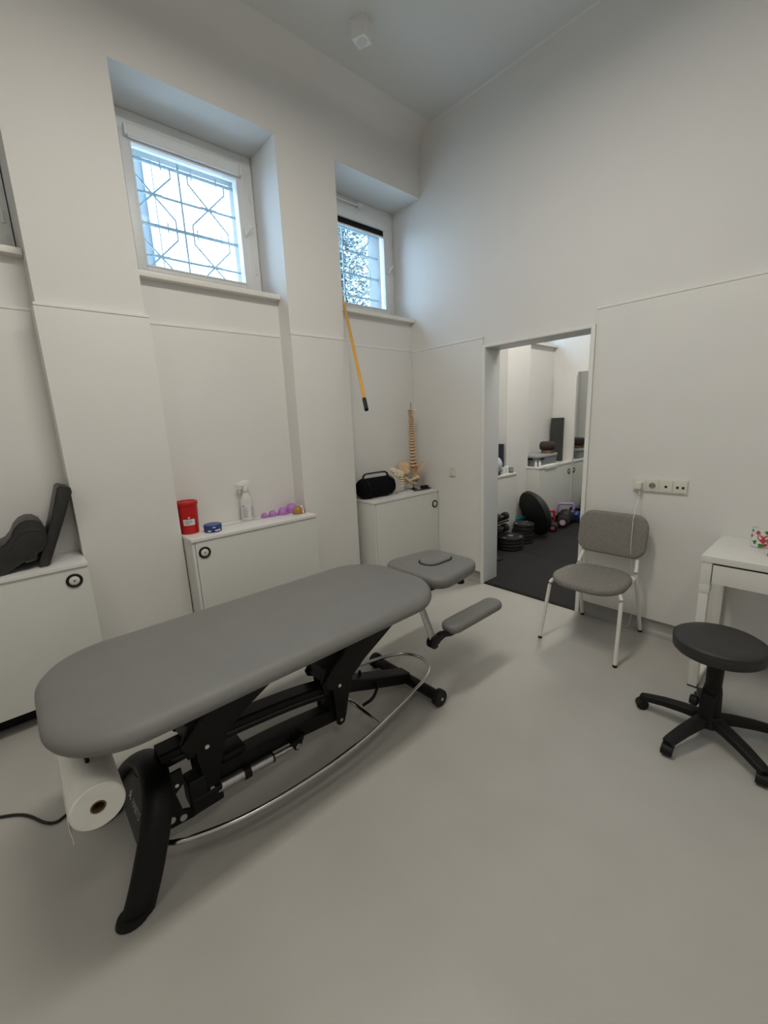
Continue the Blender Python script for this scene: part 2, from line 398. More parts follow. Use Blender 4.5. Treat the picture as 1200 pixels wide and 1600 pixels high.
def grille(cx, label, x_lo, x_hi, anchors):
    g = thing('window_grille', label, 'grille', (cx, 3.42, 2.60), 'welded grilles outside the windows')
    Y = 3.42
    zs = (3.262, 3.070, 2.880, 2.685)
    for i, z in enumerate(zs):
        r = .012 if i in (0, 2) else .0085
        obj('horizontal_bar', tube([(x_lo, Y, z), (x_hi, Y, z)], r, n=8), mGrille, g)
    obj('upright_bar', tube([(cx, Y, 3.336), (cx, Y, 2.52)], .008, n=8), mGrille, g)
    for s in (-1, 1):
        xc = cx + s * .188
        for zc, zt, zb in ((3.070, 3.262, 2.880), (2.685, 2.880, 2.52)):
            for q in (-1, 1):
                obj('diamond_bar', tube([(xc, Y - .006, zc), (xc + q * .13, Y - .006, zc + .13), (xc + q * .13, Y - .006, zt)], .0065, n=6, ref=(0, 1, 0)), mGrille, g)
                obj('diamond_bar', tube([(xc, Y - .006, zc), (xc + q * .13, Y - .006, zc - .13), (xc + q * .13, Y - .006, zb)], .0065, n=6, ref=(0, 1, 0)), mGrille, g)
            obj('joint_plate', B(xc - .06, xc + .06, Y - .014, Y + .0, zc - .008, zc + .008, .003), mGrille, g)
        for z in (3.262, 2.880):
            for q in (-.8, .55): obj('spike', tube([(xc + q * .13, Y - .012, z - .035), (xc + q * .13, Y - .012, z + .035)], .005, n=6), mGrille, g)
    return g
grille(1.247, 'blue-grey welded diamond grille outside the larger nearer window', .80, 1.672, 0)
grille(2.665, 'blue-grey welded diamond grille outside the far corner window with the tree', 2.235, 3.085, 0)

# ---- outdoors
o = obj('ground', B(-20, 40, 3.56, 60, 1.5, 1.6), mGround); o['kind'] = 'structure'
bld = thing('building', 'pale blue-white neighbouring building seen through the larger window', 'building', (2.2, 20, 1.6))
mBld = mat('grey_render', (.10, .112, .118), .9, noise=.03)
obj('wall', B(-2, 5.05, 16, 24, 1.6, 14), mBld, bld)
obj('corner_pipe', tube([(4.86, 15.9, 1.6), (4.86, 15.9, 14)], .12), mGrille, bld)
obj('eaves', B(-2.2, 5.3, 15.7, 24.2, 13.9, 14.3), mTrim, bld)
tree = thing('tree', 'narrow pale leafy tree outside the corner window', 'tree', (9.0, 11.6, 1.6))
obj('trunk', tube([(9.0, 11.6, 1.6), (9.05, 11.6, 4), (9.0, 11.65, 7.6)], .16, scale=lambda t: 1 - .7 * t), mBark, tree)
bm = NB()
for i in range(15000):
    z = random.uniform(2.6, 9.4); rad = 1.15 * (1 - abs((z - 5.2) / 5.0) ** 2.2) * math.sqrt(random.random()); a = random.uniform(0, 2 * PI)
    c = Vector((9.0 + rad * math.cos(a), 11.6 + rad * math.sin(a), z)); s = random.uniform(.03, .065)
    u = Vector((random.gauss(0, 1), random.gauss(0, 1), random.gauss(0, 1))).normalized(); v = u.orthogonal().normalized()
    vs = [bm.verts.new(c + u * s * 1.5), bm.verts.new(c + v * s), bm.verts.new(c - u * s * 1.5), bm.verts.new(c - v * s)]
    bm.faces.new(vs)
fo = obj('foliage', bm, mLeaf, tree); fo['kind'] = 'stuff'
bm = NB()
for i in range(14):
    z = 3 + i * .4; a = i * 2.4; sweep(bm, [(9, 11.6, z), (9 + .55 * math.cos(a), 11.6 + .55 * math.sin(a), z + .6)], .035, n=5, scale=lambda t: 1 - .6 * t)
obj('branches', bm, mBark, tree)

# ---- ceiling fittings: invented linear lamps, then the visible spotlight
for i, (x, y, z, sx, sy, w) in enumerate(LIGHTS):
    lab = ['white linear ceiling light over the massage table', 'white linear ceiling light towards the rear wall',
           'white linear ceiling light in the front left of the room', 'white linear ceiling light in the gym next door'][i]
    f = thing('ceiling_light', lab, 'ceiling light', (x, y, z), 'linear ceiling lights')
    obj('housing', B(x - sx / 2 - .02, x + sx / 2 + .02, y - sy / 2 - .02, y + sy / 2 + .02, z - .04, CZ - .12, .004), mTube, f)
    obj('suspension_rod', tube([(x - .4, y, CZ - .125), (x - .4, y, CZ)], .006), mTube, f)
    obj('suspension_rod', tube([(x + .4, y, CZ - .125), (x + .4, y, CZ)], .006), mTube, f)
    obj('diffuser', B(x - sx / 2, x + sx / 2, y - sy / 2, y + sy / 2, z - .05, z - .0395, .002), mDiff, f)
sp = thing('ceiling_spotlight', 'small white cube spotlight mounted on the ceiling, switched off', 'spotlight', (2.09, 2.37, 3.90))
R45 = Matrix.Translation((2.09, 2.37, 0)) @ Matrix.Rotation(math.radians(20), 4, 'Z') @ Matrix.Translation((-2.09, -2.37, 0))
obj('body', xf(B(2.045, 2.135, 2.325, 2.415, 3.80, 3.895, .004), R45), mTrim, sp)
obj('mounting_plate', xf(B(2.04, 2.14, 2.32, 2.42, 3.892, 3.90, .002), R45), mTrim, sp)
obj('lens', lathe(NB(), [(.030, 3.797), (.034, 3.801)], (2.09, 2.37, 0)), mDiff if False else mLabelW, sp)

# ================================================================ CABINETS UNDER THE WINDOWS
CT = .835
def cabinet(label, x0, x1, knob_x, knob_z, vent=None, lefts=True, yb=2.976, left_edge=None):
    c = thing('radiator_cabinet', label, 'cabinet', ((x0 + x1) / 2, 2.80, 0), 'white cabinets boxing in the radiators under the windows')
    yf = 2.668
    obj('top_panel', B(x0 - .004, x1, yf - .008, yb - .002, CT - .02, CT, .003), mCabTop, c)
    obj('front_panel', B(x0 + .02, x1 - .002, yf, yf + .018, .115, CT - .022, .0025), mCab, c)
    if lefts: obj('side_panel', B(x0, x0 + .0175, yf + .002, 2.970, .0, CT - .022, .002), mCab, c)
    obj('side_panel', B(x1 - .018, x1, yf + .020, 2.824, .115, CT - .022, .002), mCab, c)
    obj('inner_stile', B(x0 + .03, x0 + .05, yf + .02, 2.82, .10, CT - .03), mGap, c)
    obj('plinth', B(x0 + .02, x1 - .02, 2.80, 2.82, 0, .12), mGap, c)  # near-black colour paints the shade under the cabinet
    k = obj('pull_ring', lathe(NB(), [(.037, 0), (.037, .005), (.032, .009), (.024, .005), (.024, 0)], (knob_x, yf, knob_z), 'y', 28), mBlackP, c)
    xf_ = lambda o: o
    for v in k.data.vertices: pass
    obj('pull_center', lathe(NB(), [(.0242, -.0005), (.0242, .004), (.018, .0075), (.006, .0085), (.006, .003)], (knob_x, yf, knob_z), 'y', 24), mIvory, k)
    obj('pull_screw', lathe(NB(), [(.0055, 0), (.0055, .009), (.004, .010)], (knob_x, yf, knob_z), 'y', 12), mInk, k)
    for oo in [k] + list(k.children):       # turn the pull out of the front face
        for v in oo.data.vertices:
            wy = v.co.y + 2.80; v.co.y = (2 * yf - wy) - 2.80
        oo.data.flip_normals()
    if vent:
        bm = NB(); n = int((vent[1] - vent[0]) / .014)
        for i in range(n): xx = vent[0] + i * .014; box(bm, xx, xx + .008, 2.862, 2.876, CT - .001, CT + .0006)
        v = obj('vent_slots', bm, mInk, c)
    return c
cabinet('low white cabinet at the left edge with the dark bolster on top', -.66, .238, .168, .748)
cabinet('wide low white cabinet with the red tub and purple cups on top', .772, 1.684, .842, .738, vent=(1.03, 1.50))
cabinet('low white cabinet in the room corner with the spine model on top', 2.262, 3.084, 3.035, .695)
cabinet('low white cabinet in the gym nearest the doorway with pale ball on top', 3.70, 4.515, 3.78, .74)
cabinet('low white cabinet at the far end of the gym with grey box on top', 5.06, 5.985, 5.90, .70)
bm = NB()
# ================================================================ MASSAGE TABLE
mt = thing('massage_table', 'grey upholstered electric massage table on a black steel base', 'massage table', (.78, 1.575, 0))
CY = 1.575
def bow(v):
    v = v.copy()
    if v.x > .3: v.x -= .45 * v.y ** 2 * (v.x - .3) / .5
    return v
CUSH = [(.080, 0), (.034, .001), (.016, .006), (.004, .015), (0, .026), (.002, .038), (.009, .050), (.020, .060), (.036, .067), (.058, .071), (.10, .074), (.20, .0755)]
obj('main_cushion', pad(NB(), .80, .352, .235, CUSH, (.740, CY + .003, .630), 12, bow), mUph, mt, 60)
obj('cushion_baseboard', pad(NB(), .70, .25, .17, [(0, 0), (0, .034)], (.735, CY, .597), 8), mBlackP, mt)
def taper(v):
    v = v.copy(); t = (v.x + .21) / .42; v.y *= 1 - .22 * t; return v
obj('head_cushion', pad(NB(), .212, .246, .115, bead(.070, .030, .004), (1.772, CY, .612), 10, taper), mUph, mt, 60)
fp = obj('face_hole_plug', pad(NB(), .105, .062, .06, bead(.030, .012, .004), (1.79, CY, .672), 10), mUph, mt, 60)
obj('plug_seam', sweep(NB(), [Vector((1.79 + x, CY + y, .6865)) for x, y in rr(.110, .067, .065, 8)], .0035, closed=True, n=6), mGap, fp)
obj('head_frame', B(1.40, 1.92, CY - .13, CY - .10, .585, .612, .003), mBlackM, mt)
obj('head_frame', B(1.40, 1.92, CY + .10, CY + .13, .585, .612, .003), mBlackM, mt)
kn = obj('head_knob', lathe(NB(), [(.010, .0), (.022, .004), (.022, .02), (.012, .026)], (1.80, 1.40, .583), 'z', 16), mBlackP, mt)
obj('knob_stem', tube([(1.80, 1.40, .60), (1.80, 1.48, .602)], .008), mBlackM, kn)
obj('top_frame', B(.12, 1.42, CY - .16, CY - .12, .560, .592, .004), mBlackM, mt)
obj('top_frame', B(.12, 1.42, CY + .12, CY + .16, .560, .592, .004), mBlackM, mt)
# lifting arms (two pairs of bent plates)
APOLY = [(.357, .135), (.372, .122), (.398, .128), (.412, .17), (.430, .25), (.461, .345), (.54, .405), (.70, .49), (.92, .585), (.60, .585), (.46, .50), (.401, .465), (.345, .425), (.300, .37), (.312, .340), (.345, .325), (.350, .25)]
for dx, dz in ((0, 0), (.612, -.045)):
    poly = [(x + dx, min(z + dz, .585) if z < .5 else min(z + dz * .3, .588)) for x, z in APOLY]
    for y in (CY - .088, CY + .076):
        a = obj('lift_arm_plate', prism(NB(), poly, 'y', y, y + .012, .002), mBlackM, mt)
    for y in (CY - .088,):
        for bx, bz in ((.381, .335), (.378, .152)):
            obj('bolt', lathe(NB(), [(.0085, -.004), (.0085, .004), (.005, .006)], (bx + dx, y - .001, bz + dz), 'y', 12), mBolt, mt)
    obj('arm_crossbox', prism(NB(), [(x + dx, z + dz) for x, z in ((.40, .46), (.33, .42), (.315, .36), (.36, .35), (.47, .43), (.72, .56), (.72, .60), (.62, .60))], 'y', CY - .074, CY + .074, .003), mBlackM, mt)
    obj('pivot_tube', tube([(.381 + dx, CY - .075, .335 + dz), (.381 + dx, CY + .075, .335 + dz)], .022), mBlackM, mt)
    obj('arm_gusset', prism(NB(), [(x + dx, z + dz) for x, z in ((.315, .30), (.35, .30), (.36, .42), (.33, .43), (.298, .37))], 'y', CY - .066, CY - .054, .002), mBlackM, mt)
# main beam: bent rectangular tube from the end frame to the cross foot
beam = smooth_path([(.232, CY, .322), (.45, CY, .315), (.80, CY, .278), (1.05, CY, .222), (1.25, CY, .150), (1.50, CY, .060)], 6)
obj('base_beam', sweep(NB(), beam, .033, .042, square=True), mBlackM, mt)
obj('beam_rib', sweep(NB(), [p + Vector((0, 0, -.004)) for p in beam[1:20]], .006, .046, square=True), mPanelB, mt)
obj('lower_link', sweep(NB(), smooth_path([(.385, CY - .02, .165), (.70, CY - .02, .150), (.985, CY - .02, .118)], 4), .034, .040, square=True), mBlackM, mt)
obj('link_bracket', B(.955, .985, CY - .05, CY + .03, .10, .25, .003), mBlackM, mt)
# linear actuator
act = obj('actuator_motor', B(.295, .365, CY - .095, CY - .02, .115, .225, .014, 3), mBlackP, mt)
obj('actuator_gearbox', B(.30, .415, CY - .10, CY - .04, .085, .150, .012, 3), mBlackP, mt)
ay = CY - .078
def P(t): return Vector((.39 + t * (.745 - .39), ay, .128 + t * (.110 - .128)))
obj('actuator_sleeve', tube([P(.02), P(.33)], .0225, n=18), mAlu, mt)
obj('actuator_collar', tube([P(.32), P(.40)], .026, n=18), mBlackP, mt)
obj('actuator_tube', tube([P(.39), P(.68)], .020, n=18), mAlu, mt)
obj('actuator_collar', tube([P(.675), P(.695)], .0215, n=18), mBlackP, mt)
obj('actuator_rod', tube([P(.69), P(1.0)], .0105, n=14), mAlu, mt)
obj('rod_lug', prism(NB(), [(.715, .14), (.79, .15), (.765, .10), (.75, .088), (.735, .095)], 'y', ay - .014, ay + .014, .002), mBlackM, mt)
obj('bolt', lathe(NB(), [(.0125, -.004), (.0125, .002), (.007, .004)], (.750, ay - .015, .110), 'y', 14), mBolt, mt)
obj('control_box', B(.44, .535, CY - .055, CY + .04, .20, .228, .006), mBlackP, mt)
obj('lug_plate', prism(NB(), [(.215, .30), (.285, .30), (.290, .24), (.255, .21), (.27, .13), (.36, .085), (.30, .075), (.195, .085)], 'y', CY - .088, CY - .078, .002), mBlackM, mt)
for bx, bz in ((.228, .118), (.266, .102), (.262, .245)):
    obj('bolt', lathe(NB(), [(.013 if bz < .2 else .007, -.004), (.013 if bz < .2 else .007, .002), (.006, .004)], (bx, CY - .089, bz), 'y', 14), mBolt, mt)
# end frame: wide flat tube bent into an arch, leaning slightly
def TP(y, z): return Vector((.066 + .47 * z, y, z))
half = [(.243, .0), (.229, .08), (.209, .14), (.182, .20), (.142, .25), (.085, .285), (0, .303)]
path = [TP(CY - w, z) for w, z in half] + [TP(CY + w, z) for w, z in half[-2::-1]]
path = smooth_path(path, 5)
obj('end_frame', sweep(NB(), path, .048, .028, n=16, ref=(1, 0, 0)), mBlackM, mt, 60)
for s in (-1, 1):
    obj('rubber_foot', lathe(NB(), [(.046, 0), (.050, .006), (.044, .022)], (.055, CY + s * .243, 0), 'z', 20, 1, .8), mBlackP, mt)
PMX = frame_m(TP(CY, 0) + Vector((-.012, 0, 0)), (0, -1, 0), (.47, 0, 1))     # x to the right as seen from the end, y up the slope
pp = [(-.10, .125), (.10, .125), (.195, .140), (.198, .165), (.165, .215), (.105, .252), (.045, .268), (-.045, .268), (-.105, .252), (-.165, .215), (-.198, .165), (-.195, .140)]
k_ = 1.09
pan = obj('end_panel', xf(prism(NB(), [(u, v * k_) for u, v in pp], 'z', -.022, .004, .008), PMX), mPanelB, mt)
obj('panel_recess', xf(prism(NB(), [(u * .86, .198 * k_ + (v - .198) * k_ * .80) for u, v in pp], 'z', .0035, .0075, .003), PMX), mPanelB, pan)
lt = text_bm('HABYS', .034); obj('brand_lettering', xf(lt, PMX @ Matrix.Translation((.030, .190 * k_, .0082))), mAlu, pan)
bm = NB()
for a, L in ((90, .022), (210, .016), (330, .016), (35, .018), (145, .018)):
    u, v = math.cos(math.radians(a)), math.sin(math.radians(a)); sweep(bm, [(0, 0, 0), (u * L, v * L, 0)], .0024, n=6)
obj('brand_emblem', xf(bm, PMX @ Matrix.Translation((-.048, .190 * k_, .0082))), mAlu, pan)
# cross foot at the far end
cf = obj('cross_foot', tube([(1.508, CY - .245, .045), (1.508, CY + .245, .045)], .030, n=18), mBlackM, mt)
for s in (-1, 1):
    e = obj('foot_cap', lathe(NB(), [(.040, -.02), (.045, -.014), (.045, .014), (.034, .021)], (1.508, CY + s * .258, .0452), 'y', 22), mBlackP, mt)
    obj('cap_screw', lathe(NB(), [(.008, -.002), (.008, .002)], (1.508, CY + s * .280, .045), 'y', 12), mBolt, e)
# chrome foot loop
LZ = .112
hw = [(.165, .14), (.25, .20), (.46, .262), (.75, .282), (1.0, .268), (1.20, .232), (1.40, .188), (1.53, .150), (1.615, .09), (1.645, 0)]
lp = [(x, CY - w, LZ) for x, w in hw] + [(x, CY + w, LZ) for x, w in hw[-2::-1]]
obj('foot_loop', sweep(NB(), smooth_path(lp, 6), .0095, n=10), mChrome, mt, 60)
obj('loop_crossbar', tube([(1.10, CY - .25, LZ), (1.10, CY + .25, LZ)], .008), mChrome, mt)
obj('loop_hanger', sweep(NB(), smooth_path([(1.26, CY - .045, .145), (1.235, CY - .07, .14), (1.19, CY - .085, .115), (1.13, CY - .08, .103)], 5), .008), mBlackM, mt)
obj('hanger_bolt', lathe(NB(), [(.014, -.012), (.014, .008)], (1.25, CY - .045, .148), 'y', 12), mBlackP, mt)
obj('beam_stud', lathe(NB(), [(.008, 0), (.008, .03)], (1.19, CY + .01, .20), 'z', 10), mBlackP, mt)
# arm rests on slanting posts, one on each side
for s, nm in ((-1, 'near'), (1, 'far')):
    yy = CY + s * .255
    obj('armrest_post', sweep(NB(), [(1.395, yy, .592), (1.470, yy, .398)], .020, .010, n=14, ref=(1, 0, 0)), mAlu, mt)
    obj('armrest_knuckle', lathe(NB(), [(.022, -.024), (.034, -.018), (.034, .018), (.022, .024)], (1.474, yy, .385), 'y', 22), mBlackP, mt)
    obj('knuckle_bolt', lathe(NB(), [(.007, -.03), (.007, .028)], (1.484, yy, .372), 'y', 10), mBolt, mt)
    obj('armrest_bracket', sweep(NB(), smooth_path([(1.49, yy, .385), (1.545, yy, .398), (1.60, yy, .385), (1.70, yy, .388)], 5), .010, .022, square=True), mBlackM, mt)
    obj('armrest_pad', pad(NB(), .238, .060, .058, bead(.052, .024, .003), (1.812, yy, .388), 10), mUph, mt, 60)
# roll holder under the end of the table
for y in (1.42, 1.72): obj('roll_holder', tube([(.031, y, .592), (.031, y, .54)], .006), mBlackM, mt)

# paper roll
rc = (.030, 1.30, .470)
pr = thing('paper_roll', 'large white paper towel roll hanging under the near end of the massage table', 'paper roll', (.030, 1.56, .402))
def annulus(r1, r0, y0, y1, c, n=40):
    bm = NB(); rs = []
    for (r, y) in ((r0, y0), (r1 - .004, y0), (r1, y0 + .004), (r1, y1 - .004), (r1 - .004, y1), (r0, y1)):
        rs.append([Vector((c[0] + r * math.cos(2 * PI * i / n), y, c[2] + r * math.sin(2 * PI * i / n))) for i in range(n)])
    return rings(bm, rs, closed=True)
obj('paper_winding', annulus(.068, .0195, 1.30, 1.82, rc), mPaper, pr)
obj('cardboard_core', annulus(.0195, .0175, 1.299, 1.821, rc, 28), mCard, pr)
sh = [(rc[0] - .0685, rc[2] + .0), (rc[0] - .0700, rc[2] - .03), (rc[0] - .067, rc[2] - .065), (rc[0] - .068, rc[2] - .075)]
obj('loose_sheet', prism(NB(), sh + [(x - .0012, z) for x, z in reversed(sh)], 'y', 1.302, 1.818), mPaper, pr)
cb = obj('power_cable', sweep(NB(), smooth_path([(-.62, 2.30, .006), (-.35, 2.17, .006), (-.25, 2.112, .006), (-.20, 2.075, .006), (-.165, 2.03, .006), (-.125, 1.955, .006), (-.09, 1.925, .006), (-.05, 1.94, .006), (.06, 1.98, .006), (.16, 1.90, .006), (.19, 1.74, .006)], 5), .0055, n=8), mCord)
tag(cb, 'black power cable snaking on the floor under the paper roll', 'cable')

# ================================================================ CHAIR
ch = thing('side_chair', 'grey fabric side chair with white tube legs beside the doorway', 'chair', (2.80, 1.03, 0))
def seatwarp(v):
    v = v.copy(); v.y *= 1 - .14 * (v.x + .21) / .42; v.z -= .10 * max(0, -v.x - .10) ** 1.2 + .06 * max(0, (.1 - abs(v.y))) * .6 * (v.z > .02); v.x -= .25 * (.04 - v.y * v.y) * (v.x < 0); return v
obj('seat', pad(NB(), .215, .232, .165, bead(.048, .022, .002), (2.705, 1.03, .425), 12, seatwarp), mFabric, ch, 60)
def backwarp(v):   # pad local x->world y, y->world z, z->thickness (-x)
    return Vector((-v.z + .55 * v.x * v.x * -1 - .16 * (v.y) * -1 * 1.0, v.x, v.y))
obj('backrest', pad(NB(), .216, .143, .085, bead(.040, .018, .002), (3.012, 1.028, .690), 12, backwarp), mFabric, ch, 60)
LEG = .0115
for s in (-1, 1):
    fy = 1.03 + (.253 if s > 0 else -.235); fx = 2.527 if s > 0 else 2.505
    obj('front_leg', sweep(NB(), smooth_path([(fx, fy, .012), (2.565, 1.03 + s * .222, .36), (2.578, 1.03 + s * .214, .412), (2.60, 1.03 + s * .20, .425), (2.70, 1.03 + s * .195, .426)], 5), LEG), mWhiteM, ch)
    by = 1.03 + s * .195
    obj('rear_leg', sweep(NB(), smooth_path([(3.066, 1.03 + s * .197, .012), (2.985, 1.03 + s * .19, .25), (2.915, 1.03 + s * .185, .44), (2.935, 1.03 + s * .18, .50), (2.985, 1.03 + s * .165, .58), (3.012, 1.03 + s * .155, .70)], 5), LEG), mWhiteM, ch)
    obj('side_rail', tube([(2.66, 1.03 + s * .19, .418), (2.92, 1.03 + s * .18, .43)], .010), mWhiteM, ch)
    for (x, y) in ((fx, fy), (3.066, 1.03 + s * .197)):
        obj('foot_glide', lathe(NB(), [(.0115, 0), (.0135, .004), (.0125, .016)], (x, y, 0), 'z', 14), mBlackP, ch)
obj('cross_rail', tube([(2.92, .85, .43), (2.92, 1.21, .43)], .010), mWhiteM, ch)

# ================================================================ DESK
dk = thing('desk', 'small white desk with a drawer against the wall on the right edge', 'desk', (2.84, .10, 0))
dx0, dx1, dy0, dy1 = 2.59, 3.088, -.27, .458
obj('desktop', B(dx0, dx1, dy0, dy1, .722, .755, .002), mDesk, dk)
obj('side_apron', B(dx0 + .004, dx1 - .004, dy1 - .048, dy1 - .004, .60, .7215, .002), mDesk, dk)
obj('side_apron', B(dx0 + .004, dx1 - .004, dy0 + .004, dy0 + .048, .60, .7215, .002), mDesk, dk)
dw = obj('drawer', B(dx0 + .006, dx0 + .024, dy0 + .052, dy1 - .052, .612, .712, .0015), mDesk, dk)
obj('drawer_box', B(dx0 + .025, dx1 - .06, dy0 + .056, dy1 - .056, .625, .70), mDesk, dw)
obj('drawer_gap', B(dx0 + .012, dx0 + .03, dy0 + .050, dy1 - .050, .6125, .7215), mGap, dk)
for y0 in (dy0 + .006, dy1 - .046):
    obj('front_leg', B(dx0 + .006, dx0 + .046, y0, y0 + .04, .0, .598, .002), mWhiteM, dk)
    obj('rear_leg', B(dx1 - .050, dx1 - .010, y0, y0 + .04, .0, .598, .002), mWhiteM, dk)
    obj('bottom_rail', B(dx0 + .047, dx1 - .051, y0, y0 + .04, .004, .034, .002), mWhiteM, dk)
    obj('leg_foot', B(dx0 + .004, dx0 + .048, y0 - .002, y0 + .042, 0, .008, .001), mBlackP, dk)
    obj('joint_cover', B(dx0 + .003, dx0 + .05, y0 - .003, y0 + .043, .555, .60, .002), mDesk, dk)
    obj('corner_brace', prism(NB(), [(dx0 + .048, .60), (dx0 + .14, .60), (dx0 + .048, .52)], 'y', y0 + .01, y0 + .03), mWhiteM, dk)

mg = thing('mug', 'white planter mug with red and green leaf pattern on the desk', 'mug', (2.945, .272, .755))
obj('cup', lathe(NB(), [(.036, 0), (.042, .004), (.044, .10), (.0425, .1015), (.041, .098), (.038, .012), (.0, .010)][:-1], (2.945, .272, .755), 'z', 32), mMug, mg)
def patch(cx, cy, z0, r, pts, m, name, par):
    """closed outline wrapped on the cup; pts in (angle deg, height m)"""
    bm = NB(); vs = [bm.verts.new((cx + (r + .0006 + .001 * h) * math.cos(math.radians(a)), cy + (r + .0006 + .001 * h) * math.sin(math.radians(a)), z0 + h)) for a, h in pts]
    ca = sum(p[0] for p in pts) / len(pts); chh = sum(p[1] for p in pts) / len(pts)
    c = bm.verts.new((cx + (r + .0008) * math.cos(math.radians(ca)), cy + (r + .0008) * math.sin(math.radians(ca)), z0 + chh))
    n = len(vs)
    for i in range(n): bm.faces.new((c, vs[i], vs[(i + 1) % n]))
    bmesh.ops.recalc_face_normals(bm, faces=bm.faces[:]); return obj(name, bm, m, par)
def heart(a0, h0, s, n=14):
    out = []
    for i in range(n):
        t = 2 * PI * i / n; x = 16 * math.sin(t) ** 3 / 17; y = (13 * math.cos(t) - 5 * math.cos(2 * t) - 2 * math.cos(3 * t) - math.cos(4 * t)) / 17
        out.append((a0 - x * s / .044 * 57.3, h0 + y * s))
    return out
def blob(a0, h0, sa, sh, n=12, rot=0):
    out = []
    for i in range(n):
        t = 2 * PI * i / n; k = 1 + .25 * math.sin(3 * t + rot); out.append((a0 + sa * k * math.cos(t), h0 + sh * k * math.sin(t)))
    return out
for a0, h0, s, m, nm in ((196, .052, .029, mRedP, 'print_heart'), (165, .080, .012, mRedP, 'print_heart'), (212, .02, .011, mRedP, 'print_heart'), (240, .078, .014, mRedP, 'print_heart'), (120, .06, .012, mRedP, 'print_heart')):
    patch(2.945, .272, .755, .0435, heart(a0, h0, s), m, nm, mg)
for a0, h0, sa, sh in ((236, .042, 15, .018), (214, .088, 16, .009), (190, .015, 22, .010), (150, .03, 12, .011), (245, .028, 11, .012), (165, .088, 9, .007), (128, .09, 10, .008)):
    patch(2.945, .272, .755, .0434, blob(a0, h0, sa, sh, rot=a0), mGreen, 'print_leaf', mg)
ms = thing('computer_mouse', 'black mouse on the desk just right of the patterned mug', 'mouse', (2.80, .195, .755))
obj('shell', pad(NB(), .052, .030, .028, [(.003, 0), (0, .006), (.001, .014), (.006, .022), (.014, .028), (.022, .031)], (2.80, .195, .755), 8), mBlackP, ms, 60)
obj('scroll_wheel', lathe(NB(), [(.006, -.003), (.007, 0), (.006, .003)], (2.775, .195, .783), 'y', 14), mPanelB, ms)

# ================================================================ STOOL
SX, SY = 2.215, .290
st = thing('rolling_stool', 'round black swivel stool on a five-star castor base', 'stool', (SX, SY, 0))
obj('seat', lathe(NB(), [(.150, .430), (.163, .434), (.170, .442), (.172, .478), (.168, .490), (.158, .497), (.10, .500), (.02, .5005)], (SX, SY, 0), 'z', 56), mStool, st, 60)
obj('seat_seam', sweep(NB(), [(SX + .1705 * math.cos(2 * PI * i / 48), SY + .1705 * math.sin(2 * PI * i / 48), .487) for i in range(48)], .002, closed=True, n=6), mStool, st)
obj('seat_plate', lathe(NB(), [(.07, .415), (.075, .418), (.075, .432)], (SX, SY, 0), 'z', 24), mBlackM, st)
obj('upper_sleeve', lathe(NB(), [(.030, .255), (.031, .26), (.033, .42)], (SX, SY, 0), 'z', 24), mBlackP, st)
obj('gas_column', lathe(NB(), [(.040, .085), (.042, .10), (.037, .235), (.033, .262)], (SX, SY, 0), 'z', 24), mBlackP, st)
obj('column_housing', prism(NB(), [(SX - .055, .13), (SX - .02, .12), (SX - .02, .25), (SX - .05, .235)], 'y', SY - .02, SY + .035, .006), mBlackP, st)
obj('height_knob', lathe(NB(), [(.012, 0), (.024, .006), (.026, .02), (.020, .034)], (SX - .045, SY + .038, .185), 'y', 18), mBlackP, st)
obj('base_hub', lathe(NB(), [(.046, .062), (.058, .075), (.056, .105), (.044, .125)], (SX, SY, 0), 'z', 24), mBlackP, st)
def leg_section(L=.27):
    return sweep(NB(), [(.03, 0, .098), (.10, 0, .096), (.18, 0, .086), (.255, 0, .070), (.280, 0, .064)], .018, .026, ref=(0, 0, 1), square=True, scale=lambda t: 1.05 - .32 * t)
for i, a in enumerate((89, 160, 232, 304, 17)):
    Rm = Matrix.Translation((SX, SY, 0)) @ Matrix.Rotation(math.radians(a), 4, 'Z')
    lg = obj('base_leg', xf(leg_section(), Rm), mBlackP, st)
    sw = Matrix.Translation((SX, SY, 0)) @ Matrix.Rotation(math.radians(a), 4, 'Z') @ Matrix.Translation((.272, 0, 0)) @ Matrix.Rotation(math.radians([35, 20, -50, 60, 10][i]), 4, 'Z')
    ca = obj('castor', xf(lathe(NB(), [(.010, -.020), (.024, -.018), (.025, -.006), (.012, -.004), (.012, .004), (.025, .006), (.024, .018), (.010, .020)], (0, .0, .0255), 'y', 22), sw), mBlackP, st)
    obj('castor_hood', xf(prism(NB(), [(.028 * math.cos(t), .0255 + .028 * math.sin(t)) for t in [PI * k / 8 for k in range(-1, 8)]] + [(-.006, .030)], 'y', -.022, .022, .003), sw), mBlackP, ca)
    obj('castor_stem', xf(lathe(NB(), [(.007, .045), (.007, .075)], (-.004, 0, 0), 'z', 10), sw), mBlackM, ca)

